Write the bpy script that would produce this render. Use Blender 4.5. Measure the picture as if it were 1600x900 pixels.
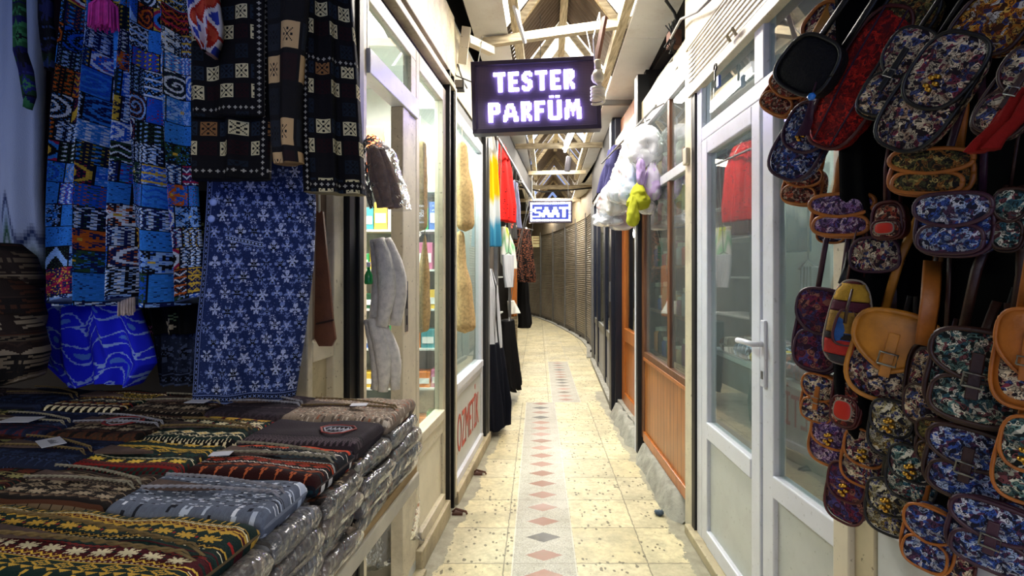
import bpy, math, random
import numpy as np
from mathutils import Vector, Matrix, noise

SC = bpy.context.scene
COL = SC.collection
for _o in list(bpy.data.objects):
    bpy.data.objects.remove(_o)
random.seed(7)
PI = math.pi
R = math.radians

# ------------------------------------------------------------------ camera, sky, lights, exposure
F = 800.0          # focal length in pixels of the 1600x900 frame
CH = 1.4           # camera height
HY = 425.0         # horizon row
cam = bpy.data.objects.new('camera', bpy.data.cameras.new('camera'))
cam.data.sensor_width = 36.0
cam.data.lens = 18.0
cam.data.shift_y = -(450.0 - HY) / 1600.0
cam.data.clip_start = 0.02
cam.location = (0, 0, CH)
cam.rotation_euler = (PI / 2, 0, 0)
COL.objects.link(cam)
SC.camera = cam
SC.view_settings.view_transform = 'Standard'
SC.view_settings.look = 'None'
SC.view_settings.exposure = 0.18
SC.view_settings.gamma = 1.0
SC.view_settings.use_curve_mapping = False

world = bpy.data.worlds.new('sky')
SC.world = world
world.use_nodes = True
wn = world.node_tree
wn.nodes.clear()
_tc = wn.nodes.new('ShaderNodeTexCoord')
_sp = wn.nodes.new('ShaderNodeSeparateXYZ')
_rp = wn.nodes.new('ShaderNodeValToRGB')
_bg = wn.nodes.new('ShaderNodeBackground')
_wo = wn.nodes.new('ShaderNodeOutputWorld')
wn.links.new(_tc.outputs['Generated'], _sp.inputs[0])
wn.links.new(_sp.outputs['Z'], _rp.inputs[0])
wn.links.new(_rp.outputs['Color'], _bg.inputs['Color'])
wn.links.new(_bg.outputs[0], _wo.inputs[0])
_e = _rp.color_ramp.elements
_e[0].position = 0.05
_e[0].color = (0.055, 0.085, 0.20, 1)
_e[1].position = 0.35
_e[1].color = (1.0, 0.96, 0.88, 1)
_m = _e.new(0.22)
_m.color = (0.10, 0.13, 0.22, 1)
_bg.inputs['Strength'].default_value = 3.2


def area_light(name, loc, aim, size, power, color, size_y=None, spread=None):
    d = bpy.data.lights.new(name, 'AREA')
    d.energy = power
    d.color = color
    d.size = size
    if size_y:
        d.shape = 'RECTANGLE'
        d.size_y = size_y
    if spread:
        d.spread = R(spread)
    o = bpy.data.objects.new(name, d)
    o.location = loc
    o.rotation_euler = (Vector(aim) - Vector(loc)).to_track_quat('-Z', 'Y').to_euler()
    COL.objects.link(o)
    return o


def point_light(name, loc, power, color, r=0.05):
    d = bpy.data.lights.new(name, 'POINT')
    d.energy = power
    d.color = color
    d.shadow_soft_size = r
    o = bpy.data.objects.new(name, d)
    o.location = loc
    COL.objects.link(o)
    return o


WARM = (1.0, 0.86, 0.66)
COOL = (0.86, 0.93, 1.0)
# daylight entering through the translucent roof bays
for (yy, pw) in ((3.15, 46), (4.75, 50), (6.7, 60), (7.95, 50), (11.0, 100), (14.4, 130)):
    area_light('skylight_glow', (0.42 + 0.07 * (yy - 4), yy, 3.12), (0.36 + 0.07 * (yy - 4), yy - 0.25, 0), 0.34, pw, (1.0, 0.94, 0.84), 0.75)
# lamps of the shops, behind their glass, with fill lights added on the left
area_light('cosmetic_shop_lamp', (-1.15, 3.0, 2.72), (-1.0, 3.2, 0), 0.5, 85, (1.0, 0.97, 0.9), 0.9)
area_light('display_fill', (-.62, 2.50, 2.34), (-.45, 2.75, .8), .12, 9, (1.0, .96, .86), .2)  # unseen fill added to brighten the loofahs behind the display glass
area_light('second_shop_fill', (-.75, 3.6, 2.6), (-.6, 3.7, 0), .3, 25, (1.0, .98, .92), .5)  # unseen fill added to lighten the inside of the second shop
area_light('far_shop_lamp', (-0.75, 6.0, 2.6), (-0.4, 6.0, 0), 0.3, 14, (1.0, 0.9, 0.7), 1.2)
area_light('white_shop_lamp', (1.9, 2.3, 2.6), (1.5, 2.3, 0), 0.4, 15, COOL, 0.8)
area_light('wood_shop_lamp', (1.75, 3.5, 2.6), (1.3, 3.4, 0), 0.4, 26, (1.0, 0.9, 0.75), 0.8)


# ------------------------------------------------------------------ pixel helpers
def P(px, py, Y):
    return Vector(((px - 800.0) * Y / F, Y, CH - (py - HY) * Y / F))


def zl(px):      # depth at which pixel column px meets the left wall plane
    return 596.0 / (900.0 - px)


def zr(px):
    return 717.6 / (px - 820.0)


def xl(Y):
    return -0.745 + 0.125 * Y


def xr(Y):
    return 0.897 + 0.025 * Y


# ------------------------------------------------------------------ colour and materials
def s2l(c):
    c = np.asarray(c, dtype=float)
    return np.where(c <= 0.04045, c / 12.92, ((c + 0.055) / 1.055) ** 2.4)


def H(h):        # '#rrggbb' -> linear tuple
    v = [int(h[i:i + 2], 16) / 255.0 for i in (1, 3, 5)]
    return tuple(float(x) for x in s2l(v))


class NT:
    def __init__(s, name):
        s.m = bpy.data.materials.new(name)
        s.m.use_nodes = True
        s.t = s.m.node_tree
        s.t.nodes.clear()
        s.out = s.t.nodes.new('ShaderNodeOutputMaterial')

    def n(s, typ, ins=None, **props):
        nd = s.t.nodes.new(typ)
        for k, v in props.items():
            setattr(nd, k, v)
        for k, v in (ins or {}).items():
            s.put(nd.inputs[k], v)
        return nd

    def put(s, sock, v):
        if isinstance(v, bpy.types.NodeSocket):
            s.t.links.new(v, sock)
        elif isinstance(v, bpy.types.Node):
            s.t.links.new(v.outputs[0], sock)
        else:
            if isinstance(v, (tuple, list)) and len(v) == 3 and sock.type == 'RGBA':
                v = (*v, 1)
            sock.default_value = v

    def math(s, op, a, b=0.0, c=None):
        nd = s.t.nodes.new('ShaderNodeMath')
        nd.operation = op
        s.put(nd.inputs[0], a)
        s.put(nd.inputs[1], b)
        if c is not None:
            s.put(nd.inputs[2], c)
        return nd.outputs[0]

    def mix(s, f, a, b, mode='MIX'):
        nd = s.t.nodes.new('ShaderNodeMixRGB')
        nd.blend_type = mode
        s.put(nd.inputs[0], f)
        s.put(nd.inputs[1], a)
        s.put(nd.inputs[2], b)
        return nd.outputs[0]

    def ramp(s, f, stops, interp='LINEAR'):
        nd = s.t.nodes.new('ShaderNodeValToRGB')
        nd.color_ramp.interpolation = interp
        s.put(nd.inputs[0], f)
        e = nd.color_ramp.elements
        while len(e) > 1:
            e.remove(e[-1])
        e[0].position = stops[0][0]
        e[0].color = (*stops[0][1], 1)
        for p, c in stops[1:]:
            q = e.new(p)
            q.color = (*c, 1)
        return nd.outputs[0]

    def obj(s, scale=1.0):
        tc = s.n('ShaderNodeTexCoord')
        mp = s.n('ShaderNodeMapping', {'Vector': tc.outputs['Object']})
        mp.inputs['Scale'].default_value = (scale,) * 3 if not isinstance(scale, tuple) else scale
        return mp.outputs[0]

    def noise(s, vec, scale, detail=3.0, rough=0.55, fac=True):
        nd = s.n('ShaderNodeTexNoise', {'Vector': vec, 'Scale': scale, 'Detail': detail, 'Roughness': rough})
        return nd.outputs[0] if fac else nd.outputs[1]

    def bump(s, h, strength=0.3, dist=0.01):
        nd = s.n('ShaderNodeBump', {'Height': h, 'Strength': strength, 'Distance': dist})
        return nd.outputs[0]

    def principled(s, **k):
        nd = s.t.nodes.new('ShaderNodeBsdfPrincipled')
        for a, v in k.items():
            s.put(nd.inputs[a.replace('_', ' ')], v)
        s.t.links.new(nd.outputs[0], s.out.inputs[0])
        return nd


_mc = {}


def mat(name, color, rough=0.6, metal=0.0, var=0.12, scale=8.0, bump=0.0, dirt=None, spec=0.5, coat=0.0):
    if name in _mc:
        return _mc[name]
    t = NT(name)
    v = t.obj()
    n1 = t.noise(v, scale, 4)
    dark = tuple(c * (1 - 2.2 * var) for c in color)
    lite = tuple(min(1, c * (1 + var)) for c in color)
    c = t.ramp(n1, [(0.3, dark), (0.55, color), (0.75, lite)])
    if dirt:
        n2 = t.noise(v, 2.3, 6, 0.7)
        f = t.ramp(n2, [(0.52, (0, 0, 0)), (0.72, (1, 1, 1))])
        c = t.mix(t.math('MULTIPLY', f, dirt[1]), c, dirt[0])
        n3 = t.noise(v, 60.0, 2)
        f3 = t.ramp(n3, [(0.66, (0, 0, 0)), (0.72, (1, 1, 1))])
        c = t.mix(t.math('MULTIPLY', f3, dirt[1]), c, tuple(x * 0.6 for x in dirt[0]))
    k = dict(Base_Color=c, Roughness=rough, Metallic=metal, Specular_IOR_Level=spec, Coat_Weight=coat)
    if bump:
        k['Normal'] = t.bump(t.noise(v, scale * 6, 3), bump, 0.004)
    t.principled(**k)
    _mc[name] = t.m
    return t.m


def mat_glass(name, tint=(0.9, 0.96, 0.95), refl=1.0, milky=0.0):
    if name in _mc:
        return _mc[name]
    t = NT(name)
    tr = t.n('ShaderNodeBsdfTransparent', {'Color': tint})
    gl = t.n('ShaderNodeBsdfGlossy', {'Color': (1, 1, 1), 'Roughness': 0.015})
    fr = t.n('ShaderNodeFresnel', {'IOR': 1.55})
    geo = t.n('ShaderNodeNewGeometry')
    fac = t.math('MULTIPLY', fr.outputs[0], refl)
    fac = t.math('MULTIPLY', fac, t.math('SUBTRACT', 1.0, geo.outputs['Backfacing']))
    mx = t.n('ShaderNodeMixShader', {0: fac, 1: tr.outputs[0], 2: gl.outputs[0]})
    last = mx
    if milky:
        df = t.n('ShaderNodeBsdfDiffuse', {'Color': (0.75, 0.8, 0.82)})
        last = t.n('ShaderNodeMixShader', {0: milky, 1: mx.outputs[0], 2: df.outputs[0]})
    t.t.links.new(last.outputs[0], t.out.inputs[0])
    _mc[name] = t.m
    return t.m


def mat_film(name, amount=0.35, tint=(0.93, 0.93, 0.95), milky=0.06, scale=30.0, col=(0.8, 0.82, 0.85), bs=0.9):
    if name in _mc:
        return _mc[name]
    t = NT(name)
    v = t.obj()
    nz = t.noise(v, scale, 3, 0.6)
    vo = t.n('ShaderNodeTexVoronoi', {'Vector': v, 'Scale': scale * 0.7})
    h = t.math('ADD', nz, t.math('MULTIPLY', vo.outputs[0], 0.6))
    b = t.bump(h, bs, 0.02)
    tr = t.n('ShaderNodeBsdfTransparent', {'Color': tint})
    gl = t.n('ShaderNodeBsdfGlossy', {'Color': (1, 1, 1), 'Roughness': 0.12, 'Normal': b})
    df = t.n('ShaderNodeBsdfDiffuse', {'Color': col, 'Normal': b})
    lw = t.n('ShaderNodeLayerWeight', {'Blend': amount, 'Normal': b})
    mx = t.n('ShaderNodeMixShader', {0: lw.outputs[0], 1: tr.outputs[0], 2: gl.outputs[0]})
    mx2 = t.n('ShaderNodeMixShader', {0: milky, 1: mx.outputs[0], 2: df.outputs[0]})
    t.t.links.new(mx2.outputs[0], t.out.inputs[0])
    _mc[name] = t.m
    return t.m


def mat_emit(name, color, strength):
    if name in _mc:
        return _mc[name]
    t = NT(name)
    e = t.n('ShaderNodeEmission', {'Color': color, 'Strength': strength})
    t.t.links.new(e.outputs[0], t.out.inputs[0])
    _mc[name] = t.m
    return t.m


def mat_wood(name, c1, c2, scale=(14, 14, 1.2), rough=0.4, groove=0.0, bump=0.15):
    if name in _mc:
        return _mc[name]
    t = NT(name)
    v = t.obj(scale)
    n1 = t.noise(v, 3.0, 5, 0.6)
    c = t.ramp(n1, [(0.3, c1), (0.7, c2)])
    k = dict(Roughness=rough)
    hgt = n1
    if groove:
        tc = t.n('ShaderNodeTexCoord')
        sp = t.n('ShaderNodeSeparateXYZ', {0: tc.outputs['Object']})
        fr = t.math('FRACT', t.math('DIVIDE', sp.outputs[1], groove))
        g = t.math('LESS_THAN', t.math('ABSOLUTE', t.math('SUBTRACT', fr, 0.5)), 0.06)
        c = t.mix(g, c, tuple(x * 0.3 for x in c1))
        cell = t.math('FLOOR', t.math('DIVIDE', sp.outputs[1], groove))
        wn_ = t.n('ShaderNodeTexWhiteNoise', {'W': cell}, noise_dimensions='1D')
        c = t.mix(t.math('MULTIPLY', wn_.outputs[0], 0.35), c, c2)
        hgt = t.math('SUBTRACT', n1, g)
    t.principled(Base_Color=c, Roughness=rough, Normal=t.bump(hgt, bump, 0.004))
    _mc[name] = t.m
    return t.m


def mat_cloth(name='knit_cloth', rough=0.85, weave=420.0, sheen=0.0):
    """fabric whose pattern is woven into the mesh colours, stitch by stitch"""
    if name in _mc:
        return _mc[name]
    t = NT(name)
    at = t.n('ShaderNodeAttribute')
    at.attribute_name = 'Col'
    v = t.obj()
    nz = t.noise(v, weave, 2)
    t.principled(Base_Color=at.outputs['Color'], Roughness=rough, Sheen_Weight=sheen, Specular_IOR_Level=0.2,
                 Normal=t.bump(nz, 0.35, 0.003))
    _mc[name] = t.m
    return t.m


def mat_tapestry(name, cols, scale=70.0, rough=0.8):
    if name in _mc:
        return _mc[name]
    t = NT(name)
    v = t.obj()
    warp = t.n('ShaderNodeTexNoise', {'Vector': v, 'Scale': scale * 0.25, 'Detail': 2.0})
    v2 = t.n('ShaderNodeVectorMath', {0: v, 1: t.n('ShaderNodeVectorMath', {0: warp.outputs[1], 'Scale': 0.03}, operation='SCALE').outputs[0]}, operation='ADD')
    vo = t.n('ShaderNodeTexVoronoi', {'Vector': v2.outputs[0], 'Scale': scale})
    sp = t.n('ShaderNodeSeparateColor', {0: vo.outputs['Color']})
    n = len(cols)
    c = t.ramp(sp.outputs[0], [(i / n, cols[i]) for i in range(n)], 'CONSTANT')
    ring = t.math('LESS_THAN', t.math('ABSOLUTE', t.math('SUBTRACT', vo.outputs['Distance'], 0.42)), 0.07)
    c = t.mix(ring, c, cols[0])
    big = t.ramp(t.noise(v, scale * 0.22, 2), [(0.46, (0, 0, 0)), (0.5, (1, 1, 1))], 'CONSTANT')
    c = t.mix(t.math('MULTIPLY', big, 0.5), c, cols[0])
    t.principled(Base_Color=c, Roughness=rough, Specular_IOR_Level=0.25,
                 Normal=t.bump(vo.outputs['Distance'], 0.4, 0.004))
    _mc[name] = t.m
    return t.m


# ------------------------------------------------------------------ object helpers
def tag(o, label=None, cat=None, group=None, kind=None):
    if label:
        o['label'] = label
    if cat:
        o['category'] = cat
    if group:
        o['group'] = group
    if kind:
        o['kind'] = kind
    return o


def thing(name, label, cat, loc=(0, 0, 0), rot=(0, 0, 0), group=None):
    o = bpy.data.objects.new(name, None)
    o.empty_display_size = 0.1
    COL.objects.link(o)
    o.location = loc
    o.rotation_euler = rot if isinstance(rot, (tuple, list)) else (0, 0, rot)
    return tag(o, label, cat, group)


def wm(o):
    m = o.matrix_basis.copy()
    if o.parent:
        m = wm(o.parent) @ m
    return m


def rotz(a):
    return Matrix.Rotation(a, 4, 'Z')


def tr(x, y, z):
    return Matrix.Translation((x, y, z))


FL = tr(-0.745, 0, 0) @ rotz(-math.atan(0.125))      # left wall: local y runs along the wall, +x into the alley
FR = tr(0.897, 0, 0) @ rotz(-math.atan(0.025))       # right wall: +x out of the alley
FT = tr(-0.64, 0, 0) @ rotz(-math.atan(0.125))       # edge of the stall table
KL = math.sqrt(1 + 0.125 ** 2)


class MB:
    def __init__(s, M=None):
        s.v = []
        s.f = []
        s.c = []
        s.n = 0
        s.M = M

    def add(s, verts, faces, cols=None, M=None):
        verts = np.asarray(verts, dtype=float).reshape(-1, 3)
        for m in (M, s.M):
            if m is not None:
                A = np.array(m)
                verts = verts @ A[:3, :3].T + A[:3, 3]
        s.v.append(verts)
        b = s.n
        s.f.extend([[i + b for i in f] for f in faces])
        s.c.append((len(faces), cols))
        s.n += len(verts)
        return s

    def box(s, x0, x1, y0, y1, z0, z1, M=None):
        v = [(x, y, z) for x in (x0, x1) for y in (y0, y1) for z in (z0, z1)]
        f = [(0, 1, 3, 2), (4, 6, 7, 5), (0, 4, 5, 1), (2, 3, 7, 6), (0, 2, 6, 4), (1, 5, 7, 3)]
        return s.add(v, f, None, M)

    def bar(s, a, b, w, h, up=(0, 0, 1)):
        """square bar from a to b"""
        a, b = Vector(a), Vector(b)
        d = (b - a).normalized()
        u = Vector(up)
        if abs(d.dot(u)) > 0.98:
            u = Vector((1, 0, 0))
        sx = d.cross(u).normalized()
        sz = sx.cross(d).normalized()
        v = []
        for p in (a, b):
            for i, j in ((-1, -1), (1, -1), (1, 1), (-1, 1)):
                v.append(p + sx * (w / 2 * i) + sz * (h / 2 * j))
        f = [(3, 2, 1, 0), (4, 5, 6, 7)] + [(i, (i + 1) % 4, 4 + (i + 1) % 4, 4 + i) for i in range(4)]
        return s.add(v, f)

    def tube(s, pts, r, n=8, cap=True, flat=1.0, side=None):
        pts = [Vector(p) for p in pts]
        m = len(pts)
        rs = r if isinstance(r, (list, tuple)) else [r] * m
        v = []
        ref = Vector(side) if side is not None else Vector((0.31, 0.17, 0.93))
        for i, p in enumerate(pts):
            d = (pts[min(i + 1, m - 1)] - pts[max(i - 1, 0)]).normalized()
            a = d.cross(ref)
            if a.length < 1e-4:
                a = d.cross(Vector((1, 0, 0)))
            a.normalize()
            b = d.cross(a).normalized()
            for k in range(n):
                t = 2 * PI * k / n
                v.append(p + a * (math.cos(t) * rs[i]) + b * (math.sin(t) * rs[i] * flat))
        f = [(i * n + k, i * n + (k + 1) % n, (i + 1) * n + (k + 1) % n, (i + 1) * n + k)
             for i in range(m - 1) for k in range(n)]
        if cap:
            f.append(tuple(range(n - 1, -1, -1)))
            f.append(tuple((m - 1) * n + k for k in range(n)))
        return s.add(v, f)

    def lathe(s, prof, n=20, M=None):
        v = []
        for (r, z) in prof:
            for k in range(n):
                t = 2 * PI * k / n
                v.append((r * math.cos(t), r * math.sin(t), z))
        m = len(prof)
        f = [(i * n + k, i * n + (k + 1) % n, (i + 1) * n + (k + 1) % n, (i + 1) * n + k)
             for i in range(m - 1) for k in range(n)]
        f.append(tuple(range(n - 1, -1, -1)))
        f.append(tuple((m - 1) * n + k for k in range(n)))
        return s.add(v, f, None, M)

    def grid(s, Pn, C=None, closed=False, caps=False):
        """Pn: rows x cols x 3; closed wraps the columns"""
        a, b = Pn.shape[0], Pn.shape[1]
        nb = b if closed else b - 1
        f = []
        for i in range(a - 1):
            for j in range(nb):
                k = (j + 1) % b
                f.append((i * b + j, i * b + k, (i + 1) * b + k, (i + 1) * b + j))
        cols = None
        if C is not None:
            cols = C.reshape(-1, 3)
        s.add(Pn.reshape(-1, 3), f, cols)
        if caps:
            base = s.n - a * b
            s.f.append([base + j for j in range(b)][::-1])
            s.f.append([base + (a - 1) * b + j for j in range(b)])
            cc = None
            if C is not None:
                cc = np.array([C[0].mean(axis=0), C[-1].mean(axis=0)])
            s.c.append((2, cc))
        return s

    def build(s, name, m, parent=None, smooth=False, bevel=0.0, local=False, origin=None):
        V = np.concatenate(s.v) if s.v else np.zeros((0, 3))
        if parent is not None and not local:
            A = np.array(wm(parent).inverted())
            V = V @ A[:3, :3].T + A[:3, 3]
        if parent is None:
            if origin is None:
                origin = ((V[:, 0].min() + V[:, 0].max()) / 2, (V[:, 1].min() + V[:, 1].max()) / 2, V[:, 2].min())
            V = V - np.array(origin)
        me = bpy.data.meshes.new(name)
        me.from_pydata(V.tolist(), [], s.f)
        if any(c is not None for _, c in s.c):
            nf = len(s.f)
            C = np.full((nf, 4), 1.0)
            k = 0
            for cnt, cc in s.c:
                if cc is not None:
                    C[k:k + cnt, :3] = cc
                k += cnt
            at = me.attributes.new('Col', 'FLOAT_COLOR', 'CORNER')
            tot = np.zeros(nf, dtype=np.int32)
            me.polygons.foreach_get('loop_total', tot)
            at.data.foreach_set('color', np.repeat(C, tot, axis=0).astype(np.float32).ravel())
        if smooth:
            me.polygons.foreach_set('use_smooth', [True] * len(me.polygons))
        me.update()
        if m:
            me.materials.append(m)
        o = bpy.data.objects.new(name, me)
        COL.objects.link(o)
        if parent is not None:
            o.parent = parent
        else:
            o.location = origin
        if bevel:
            b = o.modifiers.new('bevel', 'BEVEL')
            b.width = bevel
            b.segments = 2
            b.limit_method = 'ANGLE'
        return o


def copy_tree(o, parent=None):
    c = o.copy()
    COL.objects.link(c)
    c.parent = parent
    for ch in list(o.children):
        if ch is not c:
            copy_tree(ch, c)
    return c


def struct(o):
    o['kind'] = 'structure'
    return o

# ------------------------------------------------------------------ woven patterns (numpy arrays of stitch colours)
rng = np.random.RandomState(11)


def hexa(l):
    return np.array([H(c) for c in l])


def stencil(h, w, seed):
    r = np.random.RandomState(seed)
    half = (w + 1) // 2
    yy, xx = np.mgrid[0:h, 0:half]
    cx = half - 1
    d = np.hypot((yy - h / 2 + .5) / (h / 2), (xx - cx) / (half))
    a = np.arctan2(yy - h / 2 + .5, xx - cx + 1e-6)
    k = r.choice([3, 4, 5, 6])
    g = (0.62 + 0.36 * np.cos(k * a + r.rand() * 3)) > d
    hole = (0.30 + 0.2 * np.cos(k * a + r.rand() * 6)) > d
    g = g & ~hole
    g |= (d < 0.12)
    g |= (r.rand(h, half) < 0.10) & (d < 0.9)
    full = np.concatenate([g, g[:, :-1][:, ::-1]], axis=1)
    return full[:, :w]


def nordic(Hh, W, pal, seed, bg=None):
    r = np.random.RandomState(seed)
    A = np.zeros((Hh, W, 3))
    y = 0
    xs = np.arange(W)
    last = None
    while y < Hh:
        t = r.choice(['zig', 'dia', 'star', 'dots', 'chain', 'line', 'tri', 'solid'])
        if t == last:
            continue
        last = t
        b = pal[r.randint(0, 3)]
        f = pal[r.randint(3, len(pal))]
        g = pal[r.randint(0, len(pal))]
        h = {'zig': 5, 'dia': 11, 'star': 13, 'dots': 3, 'chain': 5, 'line': 1, 'tri': 6, 'solid': 2}[t]
        for k in range(h):
            if y + k >= Hh:
                break
            row = np.tile(b, (W, 1))
            if t == 'zig':
                m = (np.abs((xs % 8) - 4) - k) % 5 < 2
                row[m] = f
            elif t == 'dia':
                q = np.abs((xs % 18) - 9) * 0.62 + abs(k - 5)
                row[q < 5.2] = f
                row[q < 3.2] = g
                row[q < 1.4] = f
            elif t == 'star':
                dx = np.abs((xs % 20) - 10)
                dy = abs(k - 6)
                m = ((dx < 1.5) & (dy < 6)) | ((dy < 1.5) & (dx < 8)) | (np.abs(dx * .75 - dy) < 1.1) & (dx < 7)
                row[m] = f
                row[(np.abs((xs % 20)) < 2) & (dy < 2)] = g
            elif t == 'dots':
                if k == 1:
                    row[xs % 4 < 2] = f
            elif t == 'chain':
                m = np.abs(((xs + 2 * k) % 6) - 3) < 1.4
                row[m] = f
                if k in (0, 4):
                    row[:] = g * 0.7
            elif t == 'line':
                row[:] = f
            elif t == 'tri':
                row[np.abs((xs % 10) - 5) < k] = f
            A[y + k] = row
        y += h
    return A


def robe_pattern(Hh, W, cs=14, seed=3, border_rows=(), border_cols=(), cy=17):
    r = np.random.RandomState(seed)
    base = np.array(H('#0b090b'))
    A = np.tile(base, (Hh, W, 1))
    cream, slate, mar, brown = [np.array(H(c)) for c in ('#cdbf92', '#1d2733', '#1f080b', '#8c6138')]
    for i in range(Hh // cy + 1):
        for j in range(W // cs + 1):
            k = i % 3
            if k == 0:
                c = cream if (j % 2) else slate
                if j % 4 == 1 and r.rand() < .5:
                    c = brown
            elif k == 1:
                c = cream if (j % 2 == 0) else mar
            else:
                c = slate * 0.6 if (j % 3 == 0) else base * 1.3
            y0, x0 = i * cy + 2, j * cs + 1
            s = cs - 2
            for a in range(s):
                for b in range(s):
                    y, x = y0 + a, x0 + b
                    if y >= Hh or x >= W:
                        continue
                    u, v = a - (s - 1) / 2, b - (s - 1) / 2
                    col = c
                    if abs(abs(u) - abs(v)) < 0.7 and 1 < abs(u) < 5:
                        col = base
                    elif abs(u) + abs(v) < 1.6:
                        col = base
                    elif (abs(abs(u) - 4) < .8 and abs(v) < .8) or (abs(abs(v) - 4) < .8 and abs(u) < .8):
                        col = base
                    A[y, x] = col
    wht = np.array(H('#a8a294'))
    for br in border_rows:
        y0 = int(br * Hh)
        A[max(0, y0 - 3):y0 + 4] = base
        for x in range(W):
            d = abs((x % 5) - 2)
            for k in (-1, 0, 1):
                if d + abs(k) < 2 and 0 <= y0 + k < Hh:
                    A[y0 + k, x] = wht
    for bc in border_cols:
        x0 = int(bc * W)
        A[:, max(0, x0 - 3):x0 + 4] = base
        for y in range(Hh):
            d = abs((y % 5) - 2)
            for k in (-1, 0, 1):
                if d + abs(k) < 2 and 0 <= x0 + k < W:
                    A[y, x0 + k] = wht
    return A


def damask(Hh, W, bg, fg, fg2, seed=5, step=20, chain_left=True, hem=True, K=17):
    r = np.random.RandomState(seed)
    bg, fg, fg2 = [np.array(H(c)) for c in (bg, fg, fg2)]
    blk = np.array(H('#060a16'))
    A = np.tile(bg, (Hh, W, 1))
    A *= (0.75 + 0.5 * r.rand(Hh, W, 1))
    st = [stencil(K, K, seed + k) for k in range(8)]
    sm = [stencil(9, 9, seed + 20 + k) for k in range(4)]
    cc = [stencil(7, 7, seed + 40 + k) for k in range(4)]

    def put(q, y, x, c):
        h, w = q.shape
        h2, w2 = min(h, Hh - y), min(w, W - x)
        if h2 > 0 and w2 > 0:
            A[y:y + h2, x:x + w2][q[:h2, :w2]] = c
    for i, y in enumerate(range(2, Hh - 6, step)):
        for j, x in enumerate(range(10 + (i % 2) * (step // 2), W - 4, step)):
            jy, jx = y + r.randint(-2, 3), x + r.randint(-2, 3)
            k = r.randint(0, 8)
            big = np.hypot(*(np.mgrid[0:K, 0:K] - K // 2)) < K * .34
            put(big, jy, jx, blk if k % 3 == 0 else bg * .55)
            put(st[k], jy, jx, fg if (i + j) % 3 else fg2)
            put(cc[k % 4], jy + K // 2 - 3, jx + K // 2 - 3, fg2 if k % 2 else blk)
            put(sm[(i + j) % 4], jy + step // 2 + 3, jx + step // 2 + 3, fg2 if (i + j) % 2 else fg * .8)
    dots = r.rand(Hh, W) < 0.02
    A[dots] = fg * 0.8
    if chain_left:
        A[:, :11] = bg * 0.5
        for y in range(Hh):
            A[y, 1:3] = fg * .8
            A[y, 9] = fg
            d = abs((y % 7) - 3)
            A[y, 5] = A[y, 6] = fg if d < 2 else blk
            A[y, 4] = A[y, 7] = fg if d == 2 else blk
    if hem:
        A[-12:] = bg * 0.5
        for x in range(W):
            A[-11, x] = fg
            A[-2:, x] = fg * .7
            d = abs((x % 7) - 3)
            A[-6, x] = A[-7, x] = fg if d < 2 else blk
            A[-5, x] = A[-8, x] = fg if d == 2 else blk
    return A


def patchwork(Hh, W, seed=9):
    r = np.random.RandomState(seed)
    pal = hexa(['#0a1330', '#1b57c8', '#2f7fd8', '#8fb8ee', '#d8e4f4', '#0b0d16', '#c8601c', '#a3204a', '#d8b23c', '#101c52', '#2a4a30', '#7c1d24'])
    A = np.tile(pal[0], (Hh, W, 1))
    y = 0
    while y < Hh:
        h = r.randint(20, 31)
        x = -r.randint(0, 8)
        while x < W:
            w = r.randint(17, 29)
            t = r.randint(0, 8)
            b = pal[[0, 5, 9, 1, 0, 9, 5, 2][r.randint(0, 8)]]
            f = pal[[1, 2, 3, 4, 3, 4, 2, 6, 8][r.randint(0, 9)]]
            g = pal[[3, 4, 6, 7, 8, 10, 2][r.randint(0, 7)]]
            ph = r.rand() * 6
            if t == 6 and r.rand() < .6:
                t = 4
            if t == 5 and r.rand() < .5:
                t = 3
            if t == 1 and r.rand() < .5:
                t = 0
            for a in range(h):
                for c in range(w):
                    yy, xx = y + a, x + c
                    if not (0 <= yy < Hh and 0 <= xx < W):
                        continue
                    u, v = a - h / 2, c - w / 2
                    d = math.hypot(u, v)
                    an = math.atan2(u, v)
                    col = b
                    if t == 0:                                   # spiral scroll
                        if (d - an * 1.2 + ph) % 6 < 2.3:
                            col = f
                    elif t == 1:                                 # triangles
                        if abs(v) < u * .6 + h * .3:
                            col = f
                        if abs(v) < u * .6 + h * .05:
                            col = b
                    elif t == 2:                                 # zigzag bands
                        if (a + abs(c % 8 - 4)) % 7 < 2:
                            col = f
                        if a % 9 in (0, 1):
                            col = g
                    elif t == 3:                                 # flowers
                        if math.cos(5 * (an + 0)) * 3 + 5.6 > (d if d < 9 else math.hypot(u % 12 - 6, v % 12 - 6) + 1):
                            col = g
                        if d < 1.5:
                            col = pal[8]
                        if r.rand() < .14:
                            col = f
                    elif t == 4:                                 # arabesque scatter
                        s = math.sin(c * 1.1 + 1.6 * math.sin(a * .8 + ph)) * math.cos(a * .9 + ph)
                        if s > 0.12:
                            col = pal[4] if s > .45 else pal[3]
                    elif t == 5:                                 # concentric oval
                        q = math.hypot(u, v * .8)
                        col = [pal[7], pal[8], pal[5], f][int(q / 2.6) % 4]
                    elif t == 6:
                        col = pal[2] if r.rand() > .05 else pal[9]
                    else:
                        s = math.sin(c * .9 + ph) + math.sin(a * 1.3 + c * .5)
                        if s > .5:
                            col = pal[10]
                        if s > 1.1:
                            col = f
                    if col is b and math.sin(c * 1.9 + ph) * math.sin(a * 1.7 + ph) > .55:
                        col = g * .8
                    if a == 0 or c == 0:
                        col = pal[5]
                    A[yy, xx] = col * (.75 + .4 * r.rand())
            x += w
        y += h
    return A


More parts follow.
